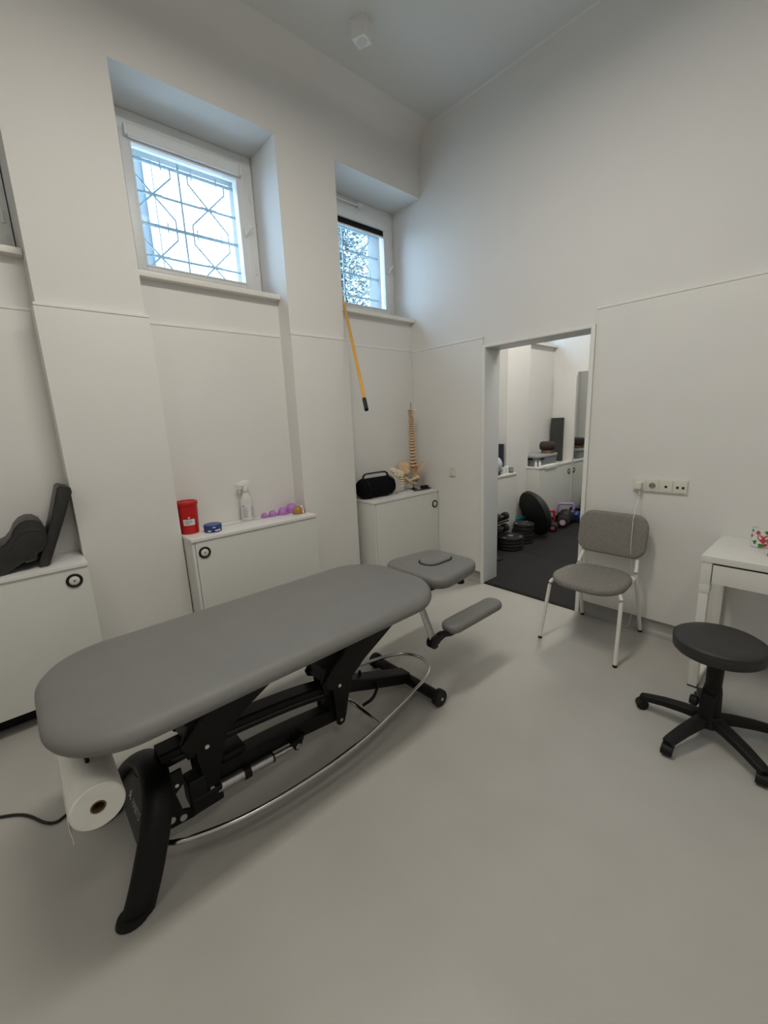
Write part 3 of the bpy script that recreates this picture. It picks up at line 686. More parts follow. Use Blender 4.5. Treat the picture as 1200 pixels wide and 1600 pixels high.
# ================================================================ SOCKETS AND CORD
sk = thing('socket_strip', 'four-gang ivory power and data socket strip above the grey chair', 'socket', (3.09, .805, 1.02))
obj('back_plate', B(3.0785, 3.0898, .654, .956, .978, 1.066, .003), mIvory, sk)
for i in range(4):
    yc = .918 - i * .0755
    g = obj('socket_insert', B(3.0735, 3.079, yc - .0335, yc + .0335, .986, 1.058, .0015), mIvory, sk)
    if i < 2:
        obj('socket_well', lathe(NB(), [(.0225, .003), (.0225, 0), (.0195, -.0005), (.0195, .0028)], (3.0705, yc, 1.022), 'x', 26), mIvory, g); obj('socket_face', lathe(NB(), [(.0193, 0), (.0193, .002)], (3.0712, yc, 1.022), 'x', 26), mSock, g)
        for q in (-1, 1): obj('pin_hole', lathe(NB(), [(.003, -.001), (.003, .0012)], (3.0706, yc + q * .0095, 1.022), 'x', 10), mHole, g)
        obj('earth_pin', lathe(NB(), [(.0028, -.006), (.0028, .001)], (3.0712, yc, 1.032), 'x', 10), mBolt, g)
    else:
        for yy in ([yc] if i == 2 else [yc + .014, yc - .016]):
            obj('data_port', B(3.0728, 3.0738, yy - .007, yy + .007, 1.012, 1.027), mHole, g)
ad = thing('power_plug', 'white square plug with its cord in the left socket above the chair', 'plug', (3.05, .918, 1.02))
obj('plug_body', B(3.034, 3.0695, .897, .939, .998, 1.042, .006, 3), mIvory, ad)
obj('white_cord', sweep(NB(), smooth_path([(3.048, .912, .998), (3.044, .905, .95), (3.026, .908, .905), (2.995, .906, .862), (2.962, .90, .832), (2.945, .897, .80), (2.938, .895, .66), (2.950, .894, .55), (2.985, .893, .45), (3.03, .892, .34), (3.05, .892, .22), (3.058, .890, .14), (3.064, .91, .02), (3.066, .95, .008)], 5), .0019, n=7), mWhiteM, ad)
so = thing('wall_socket', 'small double ivory wall socket between the corner cabinet and doorway', 'socket', (3.09, 2.487, 1.02))
obj('back_plate', B(3.076, 3.0898, 2.452, 2.524, .972, 1.068, .003), mIvory, so)
for z in (1.043, .997):
    g = obj('socket_well', lathe(NB(), [(.019, 0), (.019, .003), (.0155, .0035), (.0155, .001)], (3.0735, 2.488, z), 'x', 22), mIvory, so)
    for q in (-1, 1): obj('pin_hole', lathe(NB(), [(.0028, -.001), (.0028, .0012)], (3.0742, 2.488 + q * .009, z), 'x', 8), mHole, g)

# ================================================================ THINGS ON THE CABINETS
# red sharps tub
tb = thing('waste_tub', 'red plastic lidded tub with a white label on the wide cabinet', 'tub', (.832, 2.868, CT))
obj('tub_body', lathe(NB(), [(.052, 0), (.056, .004), (.064, .175), (.064, .19)], (.832, 2.868, CT), 'z', 36), mRed, tb)
obj('tub_lid', lathe(NB(), [(.0665, .186), (.068, .190), (.068, .206), (.0655, .212), (.055, .212), (.053, .205), (.02, .205), (.018, .209), (.002, .209)], (.832, 2.868, CT), 'z', 36), mRed, tb)
obj('lid_flap', pad(NB(), .022, .012, .010, [(.001, 0), (0, .003), (.003, .006)], (.845, 2.840, CT + .205), 6), mRed, tb)
def wrap(cx, cy, r0, z0, a0, a1, h0, h1, m, nm, par, dr_=.0008, taper=0, n=10):
    bm = NB(); rs = []
    for h in (h0, h1):
        rs.append([bm.verts.new((cx + (r0 + dr_ + taper * h) * math.cos(math.radians(a0 + (a1 - a0) * i / n)), cy + (r0 + dr_ + taper * h) * math.sin(math.radians(a0 + (a1 - a0) * i / n)), z0 + h)) for i in range(n + 1)])
    for i in range(n): bm.faces.new((rs[0][i], rs[0][i + 1], rs[1][i + 1], rs[1][i]))
    return obj(nm, bm, m, par)
lb = wrap(.832, 2.868, .0562, CT, 222, 290, .060, .100, mLabelW, 'white_label', tb, taper=.047)
for h in (.088, .078, .068): wrap(.832, 2.868, .0562, CT, 232, 232 + (40 if h > .07 else 26), h, h + .0035, mInk, 'label_print', lb, dr_=.0014, taper=.047)
wrap(.832, 2.868, .0562, CT, 252, 262, .106, .116, mLabelW, 'warning_mark', tb, taper=.047)
# blue tin
tn_ = thing('blue_tin', 'dark blue round tin lying between the red tub and spray bottle', 'tin', (.952, 2.785, CT))
obj('tin_body', lathe(NB(), [(.052, 0), (.055, .003), (.055, .030)], (.952, 2.785, CT), 'z', 36), mBlue, tn_)
obj('tin_lid', lathe(NB(), [(.0562, .024), (.0565, .026), (.0565, .044), (.053, .049), (.046, .048), (.03, .049), (.002, .049)], (.952, 2.785, CT), 'z', 36), mBlueLid, tn_)
wrap(.952, 2.785, .055, CT, 262, 305, .009, .018, mLabelW, 'white_print', tn_); wrap(.952, 2.785, .055, CT, 215, 238, .008, .017, mLabelW, 'white_print', tn_)
wrap(.952, 2.785, .0565, CT, 250, 268, .032, .038, mLabelW, 'white_print', tn_)
# spray bottle
sx_, sy_ = 1.262, 2.925
sb = thing('spray_bottle', 'milky white trigger spray bottle with a printed label', 'bottle', (sx_, sy_, CT))
obj('bottle_body', lathe(NB(), [(.044, 0), (.049, .004), (.049, .125), (.046, .145), (.035, .170), (.022, .190), (.016, .205), (.0155, .222)], (sx_, sy_, CT), 'z', 32, 1, .72), mBottle, sb)
obj('collar', lathe(NB(), [(.018, .212), (.019, .214), (.018, .238), (.013, .242)], (sx_, sy_, CT), 'z', 20), mTrim, sb)
hd = obj('spray_head', prism(NB(), [(sx_ - .052, CT + .270), (sx_ - .050, CT + .254), (sx_ - .012, CT + .250), (sx_ - .012, CT + .236), (sx_ + .014, CT + .236), (sx_ + .030, CT + .262), (sx_ + .036, CT + .276), (sx_ + .018, CT + .290), (sx_ - .020, CT + .290)], 'y', sy_ - .013, sy_ + .013, .003), mTrim, sb)
obj('nozzle', lathe(NB(), [(.007, 0), (.008, .002), (.008, .012)], (sx_ - .064, sy_, CT + .263), 'x', 14), mTrim, hd)
obj('trigger', sweep(NB(), smooth_path([(sx_ - .018, sy_, CT + .252), (sx_ - .038, sy_, CT + .232), (sx_ - .044, sy_, CT + .205)], 4), .0045, .008), mTrim, hd)
def ewrap(a0, a1, h0, h1, m, nm, par, k=1.015, n=10):
    bm = NB(); rs = []
    for h in (h0, h1): rs.append([bm.verts.new((sx_ + .049 * k * math.cos(math.radians(a0 + (a1 - a0) * i / n)), sy_ + .049 * .72 * k * math.sin(math.radians(a0 + (a1 - a0) * i / n)), CT + h)) for i in range(n + 1)])
    for i in range(n): bm.faces.new((rs[0][i], rs[0][i + 1], rs[1][i + 1], rs[1][i]))
    return obj(nm, bm, m, par)
lb = ewrap(205, 320, .018, .118, mLabelW, 'bottle_label', sb)
for i in range(9): ewrap(212, 250 + (i * 7) % 12, .026 + i * .0078, .0285 + i * .0078, mInk, 'label_print', lb, 1.03)
for i in range(11): ewrap(282, 308, .024 + i * .0072, .0265 + i * .0072, mInk, 'label_print', lb, 1.03)
ewrap(215, 232, .101, .110, mInk, 'label_print', lb, 1.03)
# cupping cups
for (x, y, r, lab) in ((1.378, 2.90, .023, 'smallest purple silicone cupping cup, leftmost in the row'), (1.443, 2.895, .029, 'second smallest purple silicone cupping cup in the row'),
                       (1.522, 2.885, .036, 'larger purple silicone cupping cup, third in the row'), (1.610, 2.90, .048, 'largest purple silicone cupping cup behind the amber cup')):
    c = thing('cupping_cup', lab, 'cup', (x, y, CT), 'silicone cupping cups in a row')
    obj('cup_dome', lathe(NB(), [(r, .006), (r * .98, r * .5), (r * .86, r * .95), (r * .60, r * 1.28), (r * .25, r * 1.42), (.002, r * 1.44)], (x, y, CT), 'z', 28), mPurple, c, 60)
    obj('cup_rim', lathe(NB(), [(r * 1.0, 0), (r * 1.22, .002), (r * 1.24, .008), (r * 1.02, .011)], (x, y, CT), 'z', 28), mPurple, c)
am = thing('amber_cup', 'amber domed massage cup with a white strip at the cabinet end', 'cup', (1.617, 2.800, CT))
obj('dome', lathe(NB(), [(.040, .004), (.044, .012), (.042, .030), (.032, .047), (.016, .056), (.002, .058)], (1.617, 2.80, CT), 'z', 30, 1.15, .8), mAmber, am, 60)
obj('base_rim', lathe(NB(), [(.041, 0), (.047, .002), (.046, .008), (.040, .010)], (1.617, 2.80, CT), 'z', 30, 1.15, .8), mAmber, am)
obj('white_strip', sweep(NB(), [(1.630 + .002, 2.80 - .0355 * math.sin(t) * .98, CT + .004 + .056 * math.cos(t)) for t in [PI / 2 * (1 - i / 8) * 1.0 for i in range(9)]], .0012, .007, n=6, ref=(0, -.7, .7)), mTrim, am)

# speaker
sp2 = thing('portable_speaker', 'black cylindrical portable speaker with a carrying handle', 'speaker', (2.46, 2.845, CT))
obj('speaker_body', lathe(NB(), [(.05, -.195), (.074, -.19), (.085, -.172), (.088, -.12), (.088, .105), (.085, .145), (.070, .168), (.045, .175)], (2.455, 2.845, CT + .091), 'x', 36), mSpk, sp2, 50)
for s in (-1, 1): obj('end_ring', sweep(NB(), [(2.455 + s * .150, 2.845 + .0885 * math.cos(2 * PI * i / 32), CT + .0925 + .0885 * math.sin(2 * PI * i / 32)) for i in range(32)], .003, closed=True, n=6), mBlackP, sp2)
obj('carry_handle', sweep(NB(), smooth_path([(2.305, 2.845, CT + .150), (2.300, 2.845, CT + .185), (2.320, 2.845, CT + .213), (2.36, 2.845, CT + .218), (2.52, 2.845, CT + .218), (2.565, 2.845, CT + .213), (2.590, 2.845, CT + .190), (2.592, 2.845, CT + .150)], 5), .008, .012, n=8), mPanelB, sp2)
for x in (2.36, 2.55): obj('rubber_foot', B(x - .02, x + .02, 2.815, 2.875, CT, CT + .008, .002), mBlackP, sp2)

# spine model
sm = thing('spine_model', 'tall anatomical spine model with pelvis in the corner by the doorway', 'anatomical model', (2.93, 2.86, CT))
def spine_x(t): return 2.922 + .010 * math.sin(t * 2.6 - .9), 2.864 + .012 * math.sin(t * 6.0)
def vertebra(x, y, z, r, h, m, spin):
    bm = NB()
    lathe(bm, [(r * .95, -h / 2), (r * 1.05, -h * .42), (r * .88, 0), (r * 1.05, h * .42), (r * .95, h / 2)], (x, y, z), 'z', 14, 1, .85)
    for s in (-1, 1):
        sweep(bm, [(x + s * r * .6, y + .004, z), (x + s * r * 1.75, y + .008, z + .001)], h * .42, r * .3, n=6, scale=lambda t: 1 - .3 * t)
        sweep(bm, [(x + s * r * .55, y + r * .6, z + h * .4), (x + s * r * .75, y + r * 1.1, z - h * .6)], h * .3, r * .3, n=6)
    sweep(bm, [(x, y + r * .7, z), (x + spin * .3, y + r * 1.9, z - h * .5)], h * .35, n=6, scale=lambda t: 1 - .3 * t)
    return bm
N = 24; ztop, zbot = 1.600, 1.055
hs = [0.45 + .85 * (i / 23) for i in range(24)]; tot = sum(hs); z = ztop
for i in range(N):
    step = (ztop - zbot) * hs[i] / tot; t = i / 23; x, y = spine_x(t); r = .0165 + .0075 * t
    zc = z - step / 2
    if i == 0: obj('vertebra', vertebra(x, y, zc, r * 1.2, step * .7, mBone, 0), mBone, sm)
    else: obj('vertebra', vertebra(x, y, zc, r, step * .66, mBone, 0), mBone, sm)
    obj('disc', lathe(NB(), [(r * .86, -step * .18), (r * .92, 0), (r * .86, step * .18)], (x, y, z - step), 'z', 14, 1, .8), mDisc, sm)
    z -= step
obj('support_rod', tube([(2.925, 2.864, 1.585), (2.925, 2.864, 1.64), (2.923, 2.864, 1.664)], .004), mInk, sm)
obj('skull_base_plate', pad(NB(), .022, .016, .014, [(.002, 0), (0, .006), (.004, .014)], (2.965, 2.862, 1.585), 6), mBoneL, sm)
obj('sacrum', sweep(NB(), smooth_path([(2.925, 2.862, 1.055), (2.927, 2.878, 1.02), (2.928, 2.898, .985), (2.927, 2.902, .955), (2.926, 2.89, .935)], 4), .012, .032, n=10, ref=(0, 1, 0), scale=lambda t: 1.05 - .75 * t), mBone, sm)
def ilium(s):
    bm = NB(); nu, nv = 12, 6; G = []
    cr = smooth_path([(.100, -.075, 1.020), (.122, -.062, 1.058), (.132, -.015, 1.092), (.105, .025, 1.105), (.060, .048, 1.085), (.036, .050, 1.045)], 3)
    lo = smooth_path([(.070, -.035, .970), (.068, -.025, .982), (.060, -.005, .990), (.050, .012, .995), (.040, .030, 1.000), (.034, .040, 1.010)], 3)
    nu = min(len(cr), len(lo)) - 1
    for i in range(nu + 1):
        row = []
        for j in range(nv + 1):
            v = j / nv; p = lo[i] * (1 - v) + cr[i] * v; q = .014 * math.sin(PI * v)
            row.append(bm.verts.new((2.925 + s * (p.x - q), 2.860 + p.y + q * .6, p.z)))
        G.append(row)
    fs = [bm.faces.new((G[i][j], G[i + 1][j], G[i + 1][j + 1], G[i][j + 1])) for i in range(nu) for j in range(nv)]
    bmesh.ops.recalc_face_normals(bm, faces=fs)
    bmesh.ops.solidify(bm, geom=bm.faces[:], thickness=.009)
    sweep(bm, [(2.925 + s * .058, 2.845, .985), (2.925 + s * .070, 2.835, .955), (2.925 + s * .052, 2.845, .918), (2.925 + s * .040, 2.85, .895)], .022, n=8, scale=lambda t: 1.1 - .4 * t)
    sweep(bm, smooth_path([(2.925 + s * .066, 2.832, .955), (2.925 + s * .040, 2.805, .950), (2.925 + s * .006, 2.795, .935)], 4), .010, n=8)
    sweep(bm, smooth_path([(2.925 + s * .045, 2.848, .90), (2.925 + s * .028, 2.82, .905), (2.925 + s * .006, 2.797, .925)], 4), .008, n=8)
    return bm
for s in (-1, 1): obj('hip_bone', ilium(s), mBone, sm, 60)
obj('pubic_joint', lathe(NB(), [(.006, -.007), (.010, 0), (.006, .007)], (2.925, 2.794, .932), 'x', 12), mBoneL, sm)
obj('stand_rod', tube([(2.925, 2.882, .84), (2.925, 2.884, .945)], .006), mInk, sm)
obj('stand_foot', lathe(NB(), [(.040, 0), (.041, .004), (.016, .008), (.008, .018)], (2.925, 2.882, CT), 'z', 24), mBlackP, sm)
sm.rotation_euler = (0, 0, math.radians(-68)); sm.location = (2.925, 2.845, CT)
# small lumbar model in front
lm = thing('lumbar_model', 'small pale lumbar spine section model on a clear base', 'anatomical model', (2.715, 2.795, CT))
obj('base', B(2.655, 2.805, 2.745, 2.800, CT, CT + .014, .003), mClear, lm)
for dx in (-.012, .012): obj('support_rod', tube([(2.720 + dx, 2.78, CT + .012), (2.716 + dx, 2.782, CT + .095)], .0035), mClear, lm)
for i in range(5):
    t = i / 4; obj('vertebra', vertebra(2.722 - .016 * t, 2.782, .908 + .023 * i, .019, .016, mBoneL, 0), mBoneL, lm)
    if i < 4: obj('disc', lathe(NB(), [(.016, -.003), (.017, 0), (.016, .003)], (2.720 - .016 * t, 2.782, .9195 + .023 * i), 'z', 12, 1, .8), mDisc, lm)
bm = sweep(NB(), smooth_path([(2.735, 2.782, 1.015), (2.700, 2.785, 1.025), (2.655, 2.788, 1.040), (2.610, 2.79, 1.060), (2.585, 2.79, 1.075)], 4), .015, .026, n=10, ref=(0, 1, 0), scale=lambda t: .75 + .35 * math.sin(PI * min(1, t * 1.1)))
sweep(bm, [(2.69, 2.78, 1.02), (2.65, 2.77, 1.00), (2.615, 2.775, 1.025)], .010, n=8)
obj('pelvis_piece', bm, mBoneL, lm, 60)
# power adapter with cable
pa = thing('power_adapter', 'black power adapter and its cable lying on the corner cabinet', 'adapter', (3.03, 2.80, CT))
obj('adapter_body', B(2.998, 3.072, 2.775, 2.822, CT, CT + .030, .006, 3), mBlackP, pa)
obj('adapter_cable', sweep(NB(), smooth_path([(3.06, 2.81, CT + .012), (3.075, 2.78, CT + .005), (3.05, 2.755, CT + .005), (2.96, 2.765, CT + .005), (2.88, 2.775, CT + .005), (2.84, 2.81, CT + .02), (2.80, 2.83, CT + .02), (2.74, 2.835, CT + .005), (2.68, 2.84, CT + .005)], 5), .004, n=7), mPanelB, pa)
obj('second_cable', sweep(NB(), smooth_path([(3.06, 2.835, CT + .010), (3.085, 2.80, CT + .005), (3.06, 2.735, CT + .005), (2.95, 2.735, CT + .005), (2.84, 2.755, CT + .005)], 5), .003, n=7), mBlackP, pa)

# bolster and back cushion on the left cabinet
bo = thing('knee_bolster', 'black leatherette bolster cushion with a rolled end, lying on the left cabinet', 'bolster', (-.02, 2.83, CT))
BP = [(-.30, .96), (-.20, .972), (-.125, .976), (-.085, .981), (-.064, .990), (-.04, 1.016), (-.02, 1.056), (.005, 1.082), (.034, 1.093), (.062, 1.089), (.086, 1.068), (.097, 1.039), (.094, .991), (.082, .957), (.064, .927), (.037, .915), (.034, .887), (0, .880), (-.011, .890), (-.068, .857), (-.11, .8375), (-.30, .8375)]
obj('cushion', prism(NB(), BP, 'y', 2.722, 2.955, .006), mLeather, bo, 50)
obj('piping', sweep(NB(), [(x, 2.7235, z) for x, z in BP], .0035, closed=True, n=6, ref=(0, 1, 0)), mLeather, bo)
obj('seam', sweep(NB(), smooth_path([(-.12, 2.7215, .925), (-.05, 2.7205, .96), (-.02, 2.7205, 1.01), (.02, 2.7205, 1.04), (.07, 2.7205, 1.035), (.10, 2.7205, 1.0)], 4), .002, n=6, ref=(0, 1, 0)), mLeather, bo)
obj('button', lathe(NB(), [(.006, -.004), (.004, .001)], (.005, 2.721, .903), 'y', 12), mHole, bo)
bs = thing('back_cushion', 'tall thin black cushion leaning upright beside the bolster', 'cushion', (.05, 2.83, CT))
obj('cushion', prism(NB(), [(.195, 1.243), (.234, 1.227), (.236, 1.205), (.160, 1.02), (.086, .846), (.074, .8365), (.050, .8375), (.046, .856), (.125, 1.055), (.181, 1.232)], 'y', 2.735, 2.95, .008), mLeather, bs, 50)
obj('piping', sweep(NB(), [(x, 2.736, z) for x, z in [(.195, 1.243), (.234, 1.227), (.236, 1.205), (.160, 1.02), (.086, .846), (.074, .8385), (.050, .8395), (.046, .856), (.125, 1.055), (.181, 1.232)]], .003, closed=True, n=6, ref=(0, 1, 0)), mLeather, bs)

# window pole
A_ = Vector((2.405, 3.150, 2.665)); Bt = Vector((1.651, 1.975, 1.572))
pl = thing('window_pole', 'yellow window-opening pole with black grip hooked on the corner window', 'pole', tuple(A_))
d_ = (Bt - A_)
obj('pole_shaft', tube([A_ + d_ * .03, A_ + d_ * .945], .0105, n=16), mYellow, pl)
obj('pole_grip', tube([A_ + d_ * .94, A_ + d_], .0130, n=16), mBlackP, pl)
obj('pole_hook', sweep(NB(), smooth_path([A_ + d_ * .04, A_, A_ + Vector((0, .03, .02)), A_ + Vector((.01, .042, .0))], 4), .006), mAlu, pl)

# ================================================================ THE GYM BEYOND THE DOORWAY
struct('floor.001', B(3.29, XF, Y0, 3.0, -.1, .0), mRubber)
tiles = []
mats_ = thing('rubber_floor_mat', 'black rubber gym matting laid from the doorway onward', 'mat', (4.6, .65, 0))
xs = [3.10, 4.10, 5.10, 5.985]; ys = [-1.68, -.68, .32, DY0 + .001, 2.30, 2.66]
for i in range(3):
    for j in range(5):
        y0, y1 = ys[j], ys[j + 1]; x0 = xs[i]
        if i == 0: x0 = 3.10 if (j == 3) else 3.30
        if i == 0 and j == 3: y1 = DY1 - .002; 
        if i == 0 and j == 4: y0 = DY1 - .002
        if i == 0 and j == 3: y0 = DY0 + .002
        obj('mat_tile', B(x0 + .0005, xs[i + 1] - .0005, y0 + .0005, y1 - .0005, .0005, .0135, .004 if x0 == 3.10 else .001, 2), mRubber, mats_)
WFc = bpy.data.objects['wall_far']
for (a, b, z0) in ((2.66, 2.84, .1),): clad_part(XF - .02, XF, a, 2.977, z0, 2.0, WFc)
mr_ = thing('wall_mirror', 'tall frameless mirror panel on the far wall of the gym', 'mirror', (XF - .02, 2.2, .1))
obj('mirror_panel', B(XF - .022, XF - .016, 1.75, 2.645, .10, 2.045, .001, 1), mMirror, mr_)
obj('mirror_backing', B(XF - .016, XF - .0005, 1.755, 2.64, .11, 2.035), mPanel, mr_)
m2 = copy_tree(mr_, (XF - .02, 1.30, .1), None, 'second mirror panel on the gym far wall, hidden side'); m2['label'] = 'second frameless mirror panel further right on the gym far wall'

def plate(root, x, y, z, R_, h, ang):
    pass
def weight_stack(cx, cy, R_, h, n, labbase, grp, z0=.0135):
    p = thing('weight_plate', labbase % 'bottom', 'weight plate', (0, 0, 0), grp)
    bm = lathe(NB(), [(.026, 0), (R_ * .55, .001), (R_ * .62, .006), (R_ * .80, .006), (R_ * .88, 0), (R_ * .98, .002), (R_, .008), (R_, h - .008), (R_ * .98, h - .002), (R_ * .88, h), (R_ * .80, h - .006), (R_ * .62, h - .006), (R_ * .55, h - .001), (.026, h)], (0, 0, 0), 'z', 36)
    obj('rubber_disc', bm, mPlate, p)
    obj('steel_ring', lathe(NB(), [(.027, h - .004), (.036, h - .002), (.036, h + .001), (.027, h + .001)], (0, 0, 0), 'z', 20), mBolt, p)
    bm = NB()
    for a in (20, 140, 260): 
        q = text_bm('10', .034); xf(q, Matrix.Rotation(math.radians(a), 4, 'Z') @ Matrix.Translation((0, R_ * .73, h - .0045)))
        me = bpy.data.meshes.new('x'); q.to_mesh(me); q.free(); bm.from_mesh(me); bpy.data.meshes.remove(me)
    obj('raised_number', bm, mLabelW, p)
    p.location = (cx, cy, z0); names = ['bottom', 'second', 'third', 'fourth', 'fifth', 'topmost']
    for i in range(1, n):
        nm = 'topmost' if i == n - 1 else names[i]
        copy_tree(p, (cx + random.uniform(-.006, .006), cy + random.uniform(-.006, .006), z0 + i * (h + .0015)), random.uniform(0, 6), labbase % nm)
weight_stack(4.150, 2.515, .150, .036, 4, 'black rubber weight plate, %s of the nearer wider stack', 'weight plates stacked nearest the doorway')
weight_stack(4.460, 2.530, .120, .038, 6, 'black rubber weight plate, %s of the taller stack behind', 'weight plates in the taller stack')
fl = thing('loose_weight_plate', 'thin black plate lying alone on the mat by the door jamb', 'weight plate', (3.74, 2.40, .0135))
obj('rubber_disc', lathe(NB(), [(.016, 0), (.075, .001), (.08, .005), (.08, .013), (.075, .018), (.016, .018)], (3.72, 2.425, .0135), 'z', 30), mPlate, fl)
obj('steel_ring', lathe(NB(), [(.016, .012), (.024, .0185), (.016, .0185)], (3.72, 2.425, .0135), 'z', 20), mBolt, fl)

# balance trainer (dome on a round platform) leaning on its edge
bz = thing('balance_trainer', 'big dark half-dome balance trainer leaning on its edge in the gym', 'balance trainer', (4.835, 2.580, .0135))
ax = Vector((.80, -.42, .28)).normalized(); upv = (Vector((0, 0, 1)) - ax * ax.z).normalized(); sd = upv.cross(ax)
Mz = Matrix.Identity(4)
for i, v in enumerate((sd, upv, ax)):
    for j in range(3): Mz[j][i] = v[j]
Mz.translation = (4.835, 2.580, .302)
obj('platform', xf(lathe(NB(), [(.02, -.040), (.24, -.040), (.262, -.045), (.280, -.042), (.288, -.030), (.29, -.015), (.29, .0), (.27, .005)], (0, 0, 0), 'z', 48), Mz), mPlate, bz)
obj('dome', xf(lathe(NB(), [(.272, .0), (.275, .008), (.262, .032), (.225, .066), (.16, .094), (.08, .108), (.004, .112)], (0, 0, 0), 'z', 48), Mz), mBosu, bz, 60)
for q in (1,): obj('hand_slot', xf(pad(NB(), .012, .045, .011, [(0, 0), (.002, .004)], (q * .262, -.02, -.049), 5), Mz), mYellow, bz)

def kettlebell(lab, x, y, h, mbody, mhandle, rot, bw=1.0):
    k = thing('kettlebell', lab, 'kettlebell', (0, 0, 0), 'kettlebells along the gym wall')
    R_ = h * .36 * bw
    obj('body', lathe(NB(), [(R_ * .55, 0), (R_ * .72, .004), (R_ * .97, R_ * .5), (R_, R_ * .9), (R_ * .92, R_ * 1.35), (R_ * .6, R_ * 1.75), (R_ * .2, R_ * 1.9)], (0, 0, 0), 'z', 28), mbody, k, 60)
    w = R_ * .86
    obj('handle', sweep(NB(), smooth_path([(-w * .75, 0, R_ * 1.35), (-w * 1.05, 0, R_ * 1.9), (-w * .95, 0, h * .93), (-w * .6, 0, h - .015), (w * .6, 0, h - .015), (w * .95, 0, h * .93), (w * 1.05, 0, R_ * 1.9), (w * .75, 0, R_ * 1.35)], 5), .018), mhandle, k, 60)
    obj('weight_badge', lathe(NB(), [(R_ * .42, -.002), (R_ * .40, .002)], (0, -R_ * 1.0, R_ * .95), 'y', 20), mhandle, k)
    k.location = (x, y, .0135); k.rotation_euler = (0, 0, rot)
    return k
kettlebell('black kettlebell with a lilac handle behind the dumbbells', 5.62, 2.553, .290, mPlate, mKPurple, math.radians(-62), 1.0)
kettlebell('small black and red kettlebell beside the balance trainer', 5.27, 2.605, .24, mPlate, mKRed, math.radians(-50), .7)
kettlebell('blue kettlebell with a black handle near the mirror', 5.80, 2.490, .205, mKBlue, mPlate, math.radians(-65), 1.12)
def dumbbell(lab, x, y, z, R_, L, mend, rot, grp='dumbbells on the gym floor'):
    d = thing('dumbbell', lab, 'dumbbell', (0, 0, 0), grp)
    obj('grip', tube([(-L / 2, 0, 0), (L / 2, 0, 0)], .014), mBolt, d)
    for s in (-1, 1):
        o = obj('head', lathe(NB(), [(R_ * .8, -.03), (R_, -.022), (R_, .022), (R_ * .8, .03)], (s * L / 2, 0, 0), 'x', 8 if mend is not mPlate else 24), mPlate, d)
        obj('end_disc', lathe(NB(), [(R_ * .45, -.0015), (R_ * .42, .0015)], (s * (L / 2 + .031), 0, 0), 'x', 20), mend, o)
    d.location = (x, y, z); d.rotation_euler = (0, 0, rot); return d
dumbbell('black dumbbell with a bright pink end on the mat', 5.15, 2.492, .0135 + .055, .055, .10, mPink, math.radians(20))
dumbbell('larger black dumbbell with a pale pink end on the mat', 5.405, 2.485, .0135 + .083, .083, .12, mPinkL, math.radians(20))
# dumbbell rack just inside, mostly behind the door jamb
rk = thing('dumbbell_rack', 'black two-tier dumbbell rack partly hidden by the left door jamb', 'rack', (3.87, 2.60, .0135))
for z in (.182, .327):
    for y in (2.575, 2.635): obj('rack_rail', B(3.76, 4.21, y - .008, y + .008, z - .014, z, .002), mBlackM, rk)
for x in (3.78, 3.97): 
    obj('rack_post', B(x - .012, x + .012, 2.644, 2.657, .0135, .32, .002), mBlackM, rk)
    obj('rack_foot', B(x - .012, x + .012, 2.55, 2.656, .0135, .028, .002), mBlackM, rk)
dumbbell('black round dumbbell on the upper tier of the rack', 4.105, 2.605, .327 + .0465, .045, .15, mPlate, math.radians(180), 'dumbbells on the rack')
dumbbell('black round dumbbell on the lower tier of the rack', 4.105, 2.605, .182 + .0515, .050, .15, mPlate, math.radians(180), 'dumbbells on the rack')
# step platform behind
sp_ = thing('step_platform', 'dark step platform with a teal top edge standing behind the weights', 'step platform', (4.83, 2.79, .0135))
obj('step_body', B(4.60, 4.89, 2.74, 2.80, .0135, .185, .006), mPlate, sp_)
obj('teal_edge', B(4.60, 4.89, 2.738, 2.802, .1855, .222, .006), mTeal, sp_)

# on the nearer gym cabinet
nm_ = thing('folded_mat', 'navy foam pad standing upright behind the pale ball', 'mat', (4.50, 2.91, CT))
obj('foam_pad', B(4.485, 4.545, 2.862, 2.965, CT, CT + .335, .008), mNavy, nm_)
obj('edge_band', B(4.482, 4.548, 2.860, 2.967, CT + .12, CT + .135, .002), mCush, nm_)
ba = thing('exercise_ball', 'small pale blue ball on a black ring on the nearer gym cabinet', 'ball', (4.19, 2.785, CT))
obj('ball', lathe(NB(), [(.004, .002)] + [(.110 * math.sin(t), .112 - .110 * math.cos(t)) for t in [PI * i / 16 for i in range(1, 16)]] + [(.004, .222)], (4.19, 2.785, CT + .004), 'z', 32), mBall, ba, 60)
obj('ring_stand', sweep(NB(), [(4.19 + .078 * math.cos(2 * PI * i / 28), 2.785 + .078 * math.sin(2 * PI * i / 28), CT + .020) for i in range(28)], .020, closed=True, n=10), mCush, ba)
for k, (x, y, h, r, lab) in enumerate(((4.335, 2.735, .075, .022, 'short white jar nearest the pale ball'), (4.40, 2.735, .082, .026, 'cream screw-top jar between the ball and grey cup'))):
    j = thing('jar', lab, 'jar', (x, y, CT), 'jars on the nearer gym cabinet')
    obj('jar_body', lathe(NB(), [(r * .9, 0), (r, .003), (r, h * .75), (r * .8, h * .8)], (x, y, CT), 'z', 22), mIvory, j); obj('jar_lid', lathe(NB(), [(r * .88, h * .76), (r * .9, h), (r * .8, h + .003)], (x, y, CT), 'z', 22), mTrim, j)
gc = thing('grey_cup', 'grey ribbed cup at the right end of the nearer gym cabinet', 'cup', (4.468, 2.715, CT))
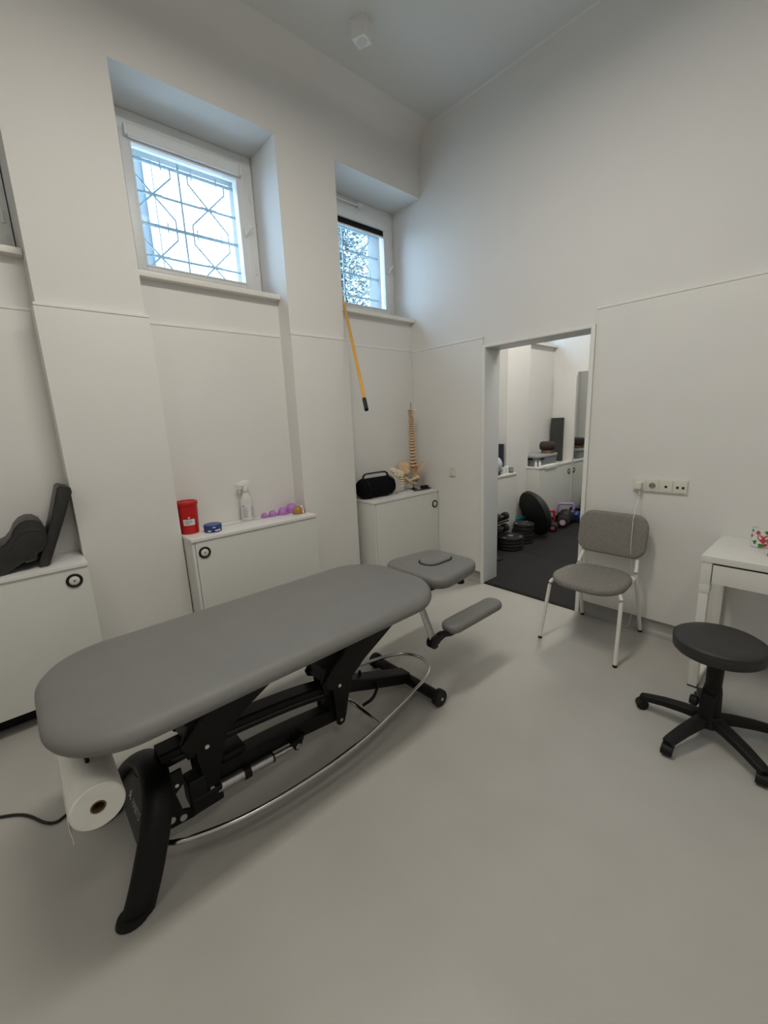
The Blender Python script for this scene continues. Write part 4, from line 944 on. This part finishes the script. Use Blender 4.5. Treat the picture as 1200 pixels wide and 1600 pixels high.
obj('cup_body', lathe(NB(), [(.024, 0), (.028, .004), (.029, .05), (.024, .062), (.010, .068)], (4.468, 2.715, CT), 'z', 22), mGreyBox, gc); obj('cup_band', lathe(NB(), [(.0295, .03), (.0300, .033), (.0295, .040)], (4.468, 2.715, CT), 'z', 22), mBall, gc)
# on the far gym cabinet
gb = thing('storage_box', 'grey lidded plastic storage box on the far gym cabinet', 'box', (5.36, 2.86, CT))
obj('box_body', pad(NB(), .265, .125, .045, [(.014, 0), (.010, .004), (0, .125)], (5.395, 2.845, CT), 6), mGreyBox, gb)
obj('box_lid', pad(NB(), .275, .130, .05, [(0, .118), (0, .138), (.006, .148), (.02, .150)], (5.395, 2.845, CT), 6), mGreyLid, gb)
for x in (5.22, ): obj('clip_handle', B(x - .05, x + .05, 2.712, 2.730, CT + .085, CT + .108, .003), mHole, gb)
obj('clip_handle', B(5.118, 5.134, 2.80, 2.90, CT + .085, CT + .108, .003), mHole, gb)
br = thing('rolled_blanket', 'dark brown rolled blanket on top of the grey storage box', 'blanket', (5.42, 2.80, CT + .19))
obj('roll', xf(lathe(NB(), [(.03, -.10), (.062, -.09), (.072, -.06), (.072, .06), (.062, .09), (.03, .10)], (0, 0, 0), 'x', 28, 1.15, .85), Matrix.Translation((5.50, 2.795, CT + .247)) @ Matrix.Rotation(math.radians(-70), 4, 'Z')), mBrownRoll, br, 60)
obj('roll_spiral', xf(sweep(NB(), [(.101, (.008 + .0033 * i) * math.cos(i * .7) * 1.1, (.008 + .0033 * i) * math.sin(i * .7) * .85) for i in range(15)], .0018, n=5), Matrix.Translation((5.50, 2.795, CT + .247)) @ Matrix.Rotation(math.radians(-70), 4, 'Z')), mCush, br)
tc_ = thing('cork_block', 'tan cork block under the dark rolled blanket', 'block', (5.43, 2.78, CT + .151))
obj('block', B(5.45, 5.58, 2.725, 2.86, CT + .1515, CT + .187, .004), mTan, tc_); obj('block_band', B(5.449, 5.581, 2.724, 2.861, CT + .166, CT + .171), mBrownRoll, tc_)
cu_ = thing('standing_cushion', 'tall charcoal foam cushion standing at the end of the gym cabinet', 'cushion', (5.94, 2.88, CT))
obj('foam', B(5.905, 5.965, 2.795, 2.965, CT, CT + .61, .014, 3), mCush, cu_); obj('seam', B(5.9035, 5.9045, 2.81, 2.95, CT + .02, CT + .59), mCush, cu_)
tw = thing('folded_towel', 'folded white towel draped on the front edge of the far gym cabinet', 'towel', (5.38, 2.68, CT))
obj('towel_fold', prism(NB(), [(2.655, CT - .028), (2.650, CT - .006), (2.654, CT + .010), (2.70, CT + .018), (2.722, CT + .012), (2.722, CT + .0005), (2.66, CT + .0005), (2.6595, CT - .028)], 'x', 5.20, 5.52, .003), mTowel, tw); obj('towel_hem', B(5.205, 5.515, 2.6525, 2.6545, CT - .028, CT - .022), mTowel, tw)
for x, y, lab in ((5.090, 2.735, 'small white bottle at the left front corner of the far gym cabinet'), (5.150, 2.712, 'small white bottle right of its twin before the grey box')):
    w_ = thing('small_bottle', lab, 'bottle', (x, y, CT), 'small white bottles in front of the grey box')
    obj('bottle_body', lathe(NB(), [(.014, 0), (.017, .003), (.017, .05), (.009, .06)], (x, y, CT), 'z', 18), mTrim, w_); obj('bottle_cap', lathe(NB(), [(.009, .058), (.010, .060), (.010, .076), (.008, .078)], (x, y, CT), 'z', 14), mTrim, w_)
